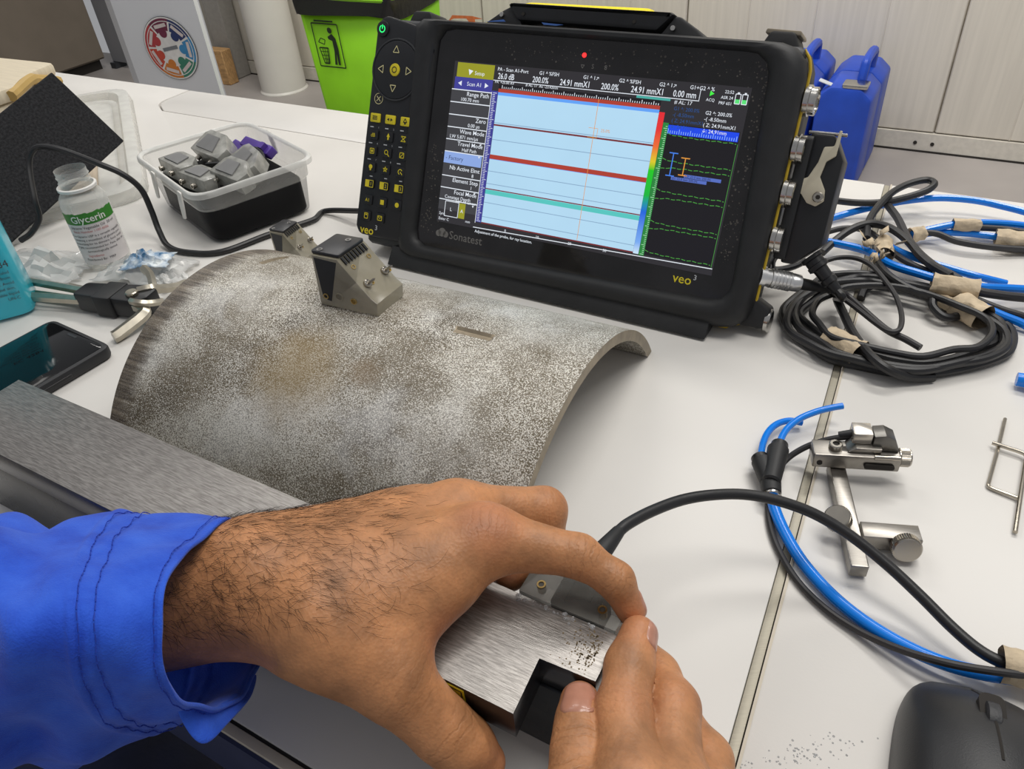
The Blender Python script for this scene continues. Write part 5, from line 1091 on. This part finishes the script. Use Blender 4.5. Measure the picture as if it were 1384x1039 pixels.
def build_sdf(palm, fingers, h, kp=.012, kf=.004, kj=.009, pad=.012):
    allp = [p for c in [palm]+fingers for p in c]
    pts = np.array([list(p[0])+[p[2]] for p in allp]+[list(p[1])+[p[3]] for p in allp])
    lo = (pts[:, :3]-pts[:, 3:]).min(0)-pad; hi = (pts[:, :3]+pts[:, 3:]).max(0)+pad
    n = np.ceil((hi-lo)/h).astype(int)+1
    ax = [lo[q]+h*np.arange(n[q]) for q in range(3)]
    def chain(prims, k):
        D = np.full(tuple(n), .05, np.float32)
        for a, b, r0, r1 in prims:
            a = np.array(a); b = np.array(b); m = .03+max(r0, r1)
            i0 = np.maximum(0, np.floor((np.minimum(a, b)-m-lo)/h)).astype(int); i1 = np.minimum(n, np.ceil((np.maximum(a, b)+m-lo)/h).astype(int)+1)
            X = ax[0][i0[0]:i1[0], None, None]-a[0]; Y = ax[1][None, i0[1]:i1[1], None]-a[1]; Z = ax[2][None, None, i0[2]:i1[2]]-a[2]
            ba = b-a; t = np.clip((X*ba[0]+Y*ba[1]+Z*ba[2])/max(1e-12, ba @ ba), 0, 1)
            d = np.sqrt((X-t*ba[0])**2+(Y-t*ba[1])**2+(Z-t*ba[2])**2)-(r0+(r1-r0)*t)
            sub = D[i0[0]:i1[0], i0[1]:i1[1], i0[2]:i1[2]]
            hh = np.maximum(k-np.abs(sub-d), 0)/k; sub[...] = np.minimum(sub, d)-hh*hh*k/4
        return D
    P = chain(palm, kp); T = P.copy()
    for f in fingers:
        Fd = chain(f, kf); hh = np.maximum(kj-np.abs(P-Fd), 0)/kj; T = np.minimum(T, np.minimum(P, Fd)-hh*hh*kj/4)
    return T, lo, h
def J(x, y, z): return tuple(at(x, y, z))
def skin_material(name, joints, warm, base=(186, 130, 87)):
    "skin: mottled brown, ruddier at knuckles and tips, wrinkled across the joints"
    global nt, N, L, b, tc
    m = bpy.data.materials.new(name); m.use_nodes = True; nt = m.node_tree; N = nt.nodes; L = nt.links; b = N['Principled BSDF']; tc = nd('ShaderNodeTexCoord')
    c = ramp(noise(55, 4, .6), [(.32, tuple(v*.86 for v in base)), (.5, base), (.70, tuple(min(255, v*1.12) for v in base))])
    c = mix(mult(mrange(noise(420, 3, .6), .52, .66), .22), c, tuple(v*.80 for v in base))
    for p, r in warm: c = mix(mult(blob(tuple(p), r*.25, r, 90, .006), .32), c, (204, 126, 92))
    hsum = None
    for p, a, fr, rad, amp in joints:
        v = nd('ShaderNodeVectorMath', operation='SUBTRACT'); L.new(tc.outputs['Object'], v.inputs[0]); v.inputs[1].default_value = tuple(p)
        d = nd('ShaderNodeVectorMath', operation='DOT_PRODUCT'); L.new(v.outputs[0], d.inputs[0]); d.inputs[1].default_value = tuple(Vector(a).normalized())
        ln = nd('ShaderNodeVectorMath', operation='LENGTH'); L.new(v.outputs[0], ln.inputs[0])
        w_ = nd('ShaderNodeMath', operation='MULTIPLY_ADD'); L.new(noise(130, 3), w_.inputs[0]); w_.inputs[1].default_value = .0085; L.new(d.outputs['Value'], w_.inputs[2])
        s_ = nd('ShaderNodeMath', operation='SINE'); L.new(mult(w_.outputs[0], float(fr)), s_.inputs[0])
        gv = mrange(s_.outputs[0], -.35, -.98)
        k = mult(mult(gv, mrange(ln.outputs['Value'], rad, rad*.35)), float(amp))
        if hsum is None: hsum = k
        else: a2 = nd('ShaderNodeMath', operation='ADD'); L.new(hsum, a2.inputs[0]); L.new(k, a2.inputs[1]); hsum = a2.outputs[0]
    if hsum is not None: c = mix(mult(hsum, .45), c, tuple(v*.5 for v in base))
    L.new(c, b.inputs['Base Color']); b.inputs['Roughness'].default_value = .47; b.inputs['Specular IOR Level'].default_value = .42
    b.inputs['Subsurface Weight'].default_value = .12; b.inputs['Subsurface Radius'].default_value = (.003, .0014, .0008); b.inputs['Subsurface Scale'].default_value = 1.0
    vr = nd('ShaderNodeTexVoronoi'); vr.inputs['Scale'].default_value = 780; L.new(tc.outputs['Object'], vr.inputs['Vector'])
    hs = nd('ShaderNodeMath', operation='MULTIPLY_ADD'); L.new(vr.outputs['Distance'], hs.inputs[0]); hs.inputs[1].default_value = .22
    t2 = nd('ShaderNodeMath', operation='MULTIPLY_ADD'); L.new(noise(190, 4, .6), t2.inputs[0]); t2.inputs[1].default_value = .45
    if hsum is not None:
        ng = nd('ShaderNodeMath', operation='MULTIPLY'); L.new(hsum, ng.inputs[0]); ng.inputs[1].default_value = -1.3; L.new(ng.outputs[0], t2.inputs[2])
    L.new(t2.outputs[0], hs.inputs[2])
    bp = nd('ShaderNodeBump'); bp.inputs['Strength'].default_value = .55; bp.inputs['Distance'].default_value = .0009; L.new(hs.outputs[0], bp.inputs['Height']); L.new(bp.outputs[0], b.inputs['Normal'])
    return m
person = thing('person', 'person in a blue coverall whose two bare hands hold the notched bar and probe', 'person', W(-.25, -.05, FZ), TH)
def hand_obj(name, palm, fingers, m, h=.0010, **kw):
    D, lo, h = build_sdf(palm, fingers, h, **kw); V, Fq = surface_nets(D, lo, h)
    # relax a little
    E = np.concatenate([Fq[:, [0, 1]], Fq[:, [1, 2]], Fq[:, [2, 3]], Fq[:, [3, 0]]])
    for lam in (.5, -.52, .5, -.52, .5, -.52):
        S_ = np.zeros_like(V); cnt_ = np.zeros(len(V)); np.add.at(S_, E[:, 0], V[E[:, 1]]); np.add.at(S_, E[:, 1], V[E[:, 0]]); np.add.at(cnt_, E[:, 0], 1); np.add.at(cnt_, E[:, 1], 1)
        V = V+lam*(S_/cnt_[:, None]-V)
    Iv = np.array(TM[person.name].inverted()); Vl = V @ Iv[:3, :3].T+Iv[:3, 3]
    me = bpy.data.meshes.new(name); me.vertices.add(len(Vl)); me.vertices.foreach_set('co', Vl.astype(np.float32).ravel())
    me.loops.add(Fq.size); me.loops.foreach_set('vertex_index', Fq.ravel().astype(np.int32)); me.polygons.add(len(Fq))
    me.polygons.foreach_set('loop_start', np.arange(0, Fq.size, 4, dtype=np.int32)); me.update(calc_edges=True); me.validate()
    me.polygons.foreach_set('use_smooth', [True]*len(me.polygons)); me.materials.append(m)
    o = bpy.data.objects.new(name, me); C.objects.link(o); o.parent = person; TM[o.name] = TM[person.name]
    bvh = BVHTree.FromPolygons([Vector(v) for v in V], [tuple(f) for f in Fq])
    return o, V, Fq, bvh
PI_ = TM[person.name].inverted()
def loc(p): return PI_ @ Vector(p)
# --- left hand
l_mcp = [J(655, 727, .089), J(618, 692, .081), J(566, 700, .075), J(528, 706, .075)]
LH = dict(
 index=[(l_mcp[0], J(782, 751, .083), .0122, .0080), (J(782, 751, .083), J(832, 784, .0765), .0080, .0068), (J(832, 784, .0765), J(853, 825, .064), .0068, .0058)],
 middle=[(l_mcp[1], J(735, 689, .069), .0120, .0098), (J(735, 689, .069), J(737, 735, .056), .0096, .0085), (J(737, 735, .056), J(690, 775, .058), .0085, .0074)],
 ring=[(l_mcp[2], J(664, 708, .050), .0112, .0092), (J(664, 708, .050), J(694, 742, .036), .0090, .0080), (J(694, 742, .036), J(676, 768, .036), .0080, .0070)],
 pinky=[(l_mcp[3], J(604, 716, .048), .0100, .0080), (J(604, 716, .048), J(632, 748, .030), .0078, .0070), (J(632, 748, .030), J(618, 766, .030), .0070, .0062)],
 thumb=[(J(425, 850, .088), J(530, 918, .071), .0175, .0140), (J(530, 918, .071), J(599, 986, .052), .0138, .0112), (J(599, 986, .052), J(628, 1011, .044), .0112, .0110), (J(628, 1011, .044), J(654, 1030, .037), .0110, .0080)])
LP = [(J(150, 806, .084), J(335, 782, .095), .0250, .0212), (J(150, 825, .080), J(350, 803, .088), .0260, .0200),
      (J(372, 800, .092), l_mcp[0], .0165, .0122), (J(366, 778, .092), l_mcp[1], .0180, .0122), (J(360, 768, .085), l_mcp[2], .0180, .0118), (J(356, 775, .086), l_mcp[3], .0165, .0104),
      (J(360, 810, .086), J(450, 855, .084), .0185, .0165), (J(525, 878, .077), J(622, 752, .085), .0120, .0112), (J(440, 835, .088), J(600, 780, .084), .0150, .0118), (J(430, 800, .090), J(560, 760, .079), .0170, .0120)]
def ax_(a, b): return Vector(b)-Vector(a)
lj = [(loc(LH['thumb'][1][1]), TM[person.name].inverted().to_3x3() @ ax_(*LH['thumb'][1][:2]), 1500, .015, .9), (loc(LH['thumb'][0][1]), PI_.to_3x3() @ ax_(*LH['thumb'][0][:2]), 1700, .022, .22),
      (loc(LH['index'][0][1]), PI_.to_3x3() @ ax_(*LH['index'][0][:2]), 2000, .012, .7), (loc(LH['index'][1][1]), PI_.to_3x3() @ ax_(*LH['index'][1][:2]), 2300, .010, .6), (loc(LH['middle'][0][1]), PI_.to_3x3() @ ax_(*LH['middle'][0][:2]), 2000, .013, .5),
      (loc(J(655, 712, .098)), PI_.to_3x3() @ ax_(*LH['index'][0][:2]), 1900, .011, .25)]
lw = [(loc(J(660, 705, .1)), .020), (loc(LH['thumb'][3][1]), .018), (loc(LH['index'][2][1]), .016), (loc(LH['middle'][0][1]), .014), (loc(LH['middle'][2][1]), .014), (loc(J(600, 860, .075)), .018)]
M_skinL = skin_material('left_hand_skin', lj, lw)
lhand, LV, LF, lbvh = hand_obj('left_hand', LP, list(LH.values()), M_skinL)
# --- right hand
RH = dict(
 index=[(J(852, 1080, .062), J(842, 962, .0615), .0125, .0096), (J(842, 962, .0615), J(851, 900, .063), .0096, .0086), (J(851, 900, .063), J(863, 857, .065), .0086, .0070)],
 middle=[(J(905, 1090, .056), J(908, 956, .051), .0120, .0100), (J(908, 956, .051), J(888, 912, .046), .0096, .0082), (J(888, 912, .046), J(868, 885, .045), .0082, .0072)],
 ring=[(J(950, 1110, .048), J(953, 1027, .040), .0112, .0096), (J(953, 1027, .040), J(915, 968, .035), .0092, .0078), (J(915, 968, .035), J(890, 940, .034), .0078, .0070)],
 pinky=[(J(985, 1150, .040), J(985, 1085, .030), .0100, .0082), (J(985, 1085, .030), J(950, 1030, .022), .0078, .0070), (J(950, 1030, .022), J(925, 1000, .021), .0070, .0062)],
 thumb=[(J(800, 1190, .058), J(778, 1092, .058), .0155, .0118), (J(778, 1092, .058), J(784, 1012, .057), .0112, .0096), (J(784, 1012, .057), J(785, 978, .0565), .0094, .0086), (J(785, 978, .0565), J(784, 949, .056), .0086, .0074)])
rw_ = J(900, 1330, .060)
RP = [(RH['index'][0][0], rw_, .0125, .0180), (RH['middle'][0][0], rw_, .0120, .0180), (RH['ring'][0][0], J(930, 1330, .05), .0115, .0180), (RH['pinky'][0][0], J(960, 1330, .045), .0108, .0170), (RH['thumb'][0][0], J(860, 1330, .058), .0160, .0180),
      (rw_, J(960, 1560, .070), .0240, .0270), (J(930, 1330, .05), J(990, 1560, .060), .0220, .0270)]
rj = [(loc(RH['thumb'][1][1]), PI_.to_3x3() @ ax_(*RH['thumb'][1][:2]), 1700, .013, 1.0), (loc(RH['index'][0][1]), PI_.to_3x3() @ ax_(*RH['index'][0][:2]), 1900, .013, .6), (loc(RH['index'][1][1]), PI_.to_3x3() @ ax_(*RH['index'][1][:2]), 2300, .010, .5),
      (loc(RH['middle'][0][1]), PI_.to_3x3() @ ax_(*RH['middle'][0][:2]), 1900, .013, .4), (loc(RH['thumb'][0][1]), PI_.to_3x3() @ ax_(*RH['thumb'][0][:2]), 1500, .02, .7)]
rwm = [(loc(RH['index'][2][1]), .016), (loc(RH['thumb'][3][1]), .014), (loc(RH['index'][0][1]), .016), (loc(RH['middle'][0][1]), .015)]
M_skinR = skin_material('right_hand_skin', rj, rwm, base=(184, 130, 89))
rhand, RV, RF, rbvh = hand_obj('right_hand', RP, list(RH.values()), M_skinR)
# --- nails
M_nail = mat('fingernail', (186, 132, 110), .3, var=.05, scale=300, coat=.3)
M_nailtip = mat('nail_edge', (214, 190, 172), .4)
def nail(base, tip, normal, bvh, hand, wang, L0, L1, R=.006):
    a = (Vector(tip)-Vector(base)); ln = a.length; a.normalize(); nrm = Vector(normal); nrm = (nrm-a*nrm.dot(a)).normalized(); s = a.cross(nrm); rows = []; nu, nv = 13, 13
    for i in range(nv):
        v = i/(nv-1); rw = []
        q = abs(2*v-1); lim = (1-q**3.2)**.5 if v < .5 else (1-(q*.93)**4)**.5
        for k in range(nu):
            u = (2*k/(nu-1)-1)*lim; th = u*wang; d = nrm*math.cos(th)+s*math.sin(th)
            c = Vector(base)+a*(ln*(L0+(L1-L0)*v)); hit = bvh.ray_cast(c, d); RR = R*1.0
            pt = hit[0] if hit[0] is not None and (hit[0]-c).length < RR*1.3 else c+d*RR
            edge_ = max(abs(2*k/(nu-1)-1), q); off = .00045 if edge_ < .8 else (.0003 if edge_ < .95 else -.0003)
            rw.append(pt+d*off)
        rows.append(rw)
    g = G(); g.grid(rows); g.v = [tuple(loc(p)) for p in g.v]; o = g.obj('nail', M_nail, hand, smooth=80); return o
upv_ = (CAM-Vector(RH['thumb'][3][1])).normalized()
t0, t1 = RH['thumb'][2][0], RH['thumb'][3][1]
nail(t0, Vector(t1)+(Vector(t1)-Vector(t0)).normalized()*.006, upv_+RT*-.05, rbvh, rhand, .95, .30, .98, .0080)
t0, t1 = RH['index'][2][0], RH['index'][2][1]
nail(t0, Vector(t1)+(Vector(t1)-Vector(t0)).normalized()*.006, RT*1.0+UP*.1-FWD*.35, rbvh, rhand, .95, .38, 1.0, .0076)
t0, t1 = LH['thumb'][2][0], LH['thumb'][3][1]
nail(t0, Vector(t1)+(Vector(t1)-Vector(t0)).normalized()*.006, -UP*.9-RT*.3-FWD*.3, lbvh, lhand, .95, .45, 1.0, .0100)
t0, t1 = LH['index'][2]  [0], LH['index'][2][1]
nail(t0, Vector(t1)+(Vector(t1)-Vector(t0)).normalized()*.005, RT*1.0+UP*.5+FWD*.3, lbvh, lhand, .9, .40, 1.0, .0062)
# --- hair on the left forearm and back of the hand
g = G(); r9 = np.random.default_rng(12); n_h = 0
def topix(p):
    q = Vector(p)-CAM; Z = q.dot(FWD); return 692+FPX*q.dot(RT)/Z, 519.5-FPX*q.dot(UP)/Z
armd = (Vector(J(430, 790, .1))-Vector(J(200, 790, .1))).normalized()
for k in range(16000):
    if n_h > 1250: break
    v = Vector(LV[r9.integers(len(LV))]); px, py = topix(v)
    if not (200 < px < 590): continue
    dens_ = 1.0 if px < 440 else max(0, (590-px)/150)*.8
    if py > 800 and px > 330: dens_ *= max(0, 1-(py-800)/70)
    if py > 860: continue
    if r9.random() > dens_: continue
    hit = lbvh.find_nearest(v); nrm = hit[1]
    if nrm is None: continue
    if nrm.dot(CAM-v) < 0: 
        if nrm.dot((CAM-v).normalized()) < -.02: continue
    tdir = armd*1.0+UP*r9.normal(-.35, .55)+RT*r9.normal(0, .35); tdir = (tdir-nrm*tdir.dot(nrm)).normalized()
    Lh = r9.uniform(.004, .0095); cv = nrm.cross(tdir)*r9.normal(0, .35); p0 = v-nrm*.0002; P = []
    for q in range(5):
        f = q/4; pt = p0+(tdir*f+cv*f*f)*Lh; hn = lbvh.find_nearest(pt); P.append(hn[0]+hn[1]*(.0003+.0016*f*r9.uniform(.5, 1.2)) if hn[0] is not None else pt)
    g.tube(P, [.00006, .000058, .00005, .00004, .000015], 3, sub=1); n_h += 1
g.v = [tuple(loc(p)) for p in g.v]; hr = g.obj('arm_hair', mat('dark_hair', (26, 19, 15), .5), lhand, smooth=0); hr['kind'] = 'stuff'
# --- sleeve
M_cov = bpy.data.materials.new('coverall_cotton'); M_cov.use_nodes = True; nt = M_cov.node_tree; N = nt.nodes; L = nt.links; b = N['Principled BSDF']; tc = nd('ShaderNodeTexCoord')
c_ = ramp(noise(60, 5, .6), [(.3, (32, 74, 194)), (.5, (42, 90, 212)), (.72, (54, 104, 224))])
L.new(c_, b.inputs['Base Color']); b.inputs['Roughness'].default_value = .82; b.inputs['Specular IOR Level'].default_value = .25; b.inputs['Sheen Weight'].default_value = .15
hh_ = nd('ShaderNodeMath', operation='MULTIPLY_ADD'); L.new(noise(38, 4, .6), hh_.inputs[0]); hh_.inputs[1].default_value = 3.0; L.new(noise(1400, 2), hh_.inputs[2])
bp = nd('ShaderNodeBump'); bp.inputs['Strength'].default_value = .35; bp.inputs['Distance'].default_value = .0008; L.new(hh_.outputs[0], bp.inputs['Height']); L.new(bp.outputs[0], b.inputs['Normal'])
cuff = [J(318, 703, .107), J(272, 728, .121), J(240, 762, .131), J(223, 808, .134), J(219, 850, .130), J(224, 905, .118), J(240, 938, .104), J(266, 957, .088), J(296, 957, .074), J(328, 940, .060), J(350, 905, .050), J(360, 868, .046), J(366, 820, .048), J(362, 770, .060), J(348, 725, .084)]
NS = 72
def closed_spline(P, n):
    q, _ = smooth(P, 1.0, 12, True); L_ = [0]
    for i in range(len(q)): L_.append(L_[-1]+(q[(i+1) % len(q)]-q[i]).length)
    out = []
    for k in range(n):
        d = L_[-1]*k/n; i = int(np.searchsorted(L_, d, side='right'))-1; t = (d-L_[i])/max(1e-9, L_[i+1]-L_[i]); out.append(q[i].lerp(q[(i+1) % len(q)], t))
    return out
R0 = closed_spline(cuff, NS)
ring2 = [J(170, 690, .106), J(128, 722, .127), J(108, 765, .140), J(98, 815, .145), J(98, 862, .141), J(104, 915, .128), J(122, 955, .110), J(150, 982, .090), J(186, 990, .068), J(222, 985, .048), J(250, 950, .036), J(262, 905, .032), J(262, 850, .034), J(250, 790, .046), J(220, 730, .074)]
ring3 = [J(0, 706, .110), J(-50, 730, .132), J(-72, 770, .146), J(-80, 830, .150), J(-78, 890, .146), J(-70, 940, .130), J(-52, 985, .108), J(-20, 1020, .084), J(20, 1036, .060), J(60, 1035, .036), J(100, 1000, .022), J(120, 950, .016), J(120, 880, .018), J(100, 810, .034), J(60, 745, .070)]
ring4 = [Vector(p)+(Vector(p)-Vector(q))*.9 for p, q in zip(ring3, ring2)]
Rs = [R0, closed_spline(ring2, NS), closed_spline(ring3, NS), closed_spline([tuple(p) for p in ring4], NS)]
rows = []; NR = 76
r11 = np.random.default_rng(3)
for i in range(NR+1):
    f = i/NR*3; k = min(2, int(f)); t = f-k
    p0 = Rs[max(0, k-1)]; p1 = Rs[k]; p2 = Rs[k+1]; p3 = Rs[min(3, k+2)]; rw = []
    cen = sum(p1, Vector())/NS*(1-t)+sum(p2, Vector())/NS*t
    for q in range(NS):
        pt = .5*((2*p1[q])+(p2[q]-p0[q])*t+(2*p0[q]-5*p1[q]+4*p2[q]-p3[q])*t*t+(3*p1[q]-p0[q]-3*p2[q]+p3[q])*t**3)
        out = (pt-cen).normalized(); a = 2*PI*q/NS
        d = 0
        if f < .16: d += .0006
        if abs(f-.17) < .02: d -= .0008*(1+.5*math.sin(q*2.2))
        for s0 in (.80, .97):
            if abs(f-s0) < .045: d -= .0011*(1-abs(f-s0)/.045)*(1+.8*math.sin(q*2.4+s0*9))
        if .84 < f < .93: d += .0007*math.sin(q*2.4)
        if f > .97:
            z = min(1, (f-.97)*1.6); d += z*(.0040*math.sin(3*a+f*3.1)+.0032*math.sin(5*a-f*6.2+1)+.0022*math.sin(f*11+2*a)+.0013*math.sin(9*a+f*8)) + .0012*(1 if f < 1.06 else 0)
        else: d += .0007*math.sin(6*a+f*5)+.0005*math.sin(11*a-f*9)
        rw.append(pt+out*d)
    rows.append(rw)
g = G(); g.grid(rows, True); g.v = [tuple(loc(p)) for p in g.v]
slv = g.obj('sleeve', M_cov, person, smooth=180, solid=.0016, sub=1)
def ringline(fr, off, rad, name, dash):
    i = int(fr/3*NR); row = rows[i]; cen = sum(row, Vector())/NS; P = [p+(p-cen).normalized()*off for p in row]; g = G()
    q, _ = smooth(P, 1.0, 6, True); n = len(q); st = 3
    for k in range(0, n-st, st+1): g.tube([q[k], q[k+st]], rad, 4, sub=1)
    g.v = [tuple(loc(p)) for p in g.v]; o = g.obj(name, M_stitch, slv, smooth=0); o['kind'] = 'stuff'; return o
M_stitch = mat('stitching_thread', (24, 58, 168), .8)
for fr in (.16, .80, .97): ringline(fr, .0010, .00022, 'stitching', 3)
# loose cuff tab hanging under the wrist
tabp = [[J(232, 935, .098), J(242, 965, .088), J(256, 992, .080), J(274, 1009, .074)], [J(262, 955, .084), J(272, 972, .078), J(284, 990, .074), J(290, 1000, .072)], [J(300, 956, .069), J(305, 964, .067), J(305, 973, .068), J(302, 984, .070)], [J(330, 940, .056), J(332, 945, .056), J(330, 952, .058), J(322, 962, .062)], [J(348, 905, .048), J(350, 910, .047), J(346, 924, .050), J(338, 940, .055)]]
g = G(); g.grid([[loc(p) for p in r] for r in tabp]); g.obj('cuff_tab', M_cov, slv, smooth=180, solid=.0015, sub=2)
# lap in dark trousers under the desk edge
M_tr = mat('navy_trousers', (24, 32, 62), .85, var=.15, scale=50, bump=.3, bscale=300)
g = G(); A_ = W(-.62, .015, -.165); B_ = W(-.05, .045, -.172)
rows2 = []
for i in range(30):
    f = i/29; c = A_.lerp(B_, f); d = (B_-A_).normalized(); n1 = Vector((0, 0, 1)); n2 = d.cross(n1); rr = .088-.016*f
    rows2.append([c+(n1*math.cos(2*PI*k/36)*.92+n2*math.sin(2*PI*k/36))*(rr+.0025*math.sin(9*f+2*PI*k/12)+.0016*math.sin(31*f+k)) for k in range(36)])
g.grid(rows2, True); g.v = [tuple(loc(p)) for p in g.v]; g.obj('trousers', M_tr, person, smooth=180, sub=1)
g = G(); rows2 = []
for i in range(20):
    f = i/19; c = W(-.56+.16*f, -.075+.01*f, -.11-.015*f); rows2.append([c+(Vector((0, 0, 1))*math.cos(2*PI*k/28)*.045+VD*math.sin(2*PI*k/28)*.055)*(1-.55*f**3)*(1+.05*math.sin(7*f+k*.9)) for k in range(28)])
g.grid(rows2, True); g.f.append(tuple(range(19*28, 20*28))); g.v = [tuple(loc(p)) for p in g.v]; g.obj('coverall_front', M_cov, person, smooth=180, sub=1)
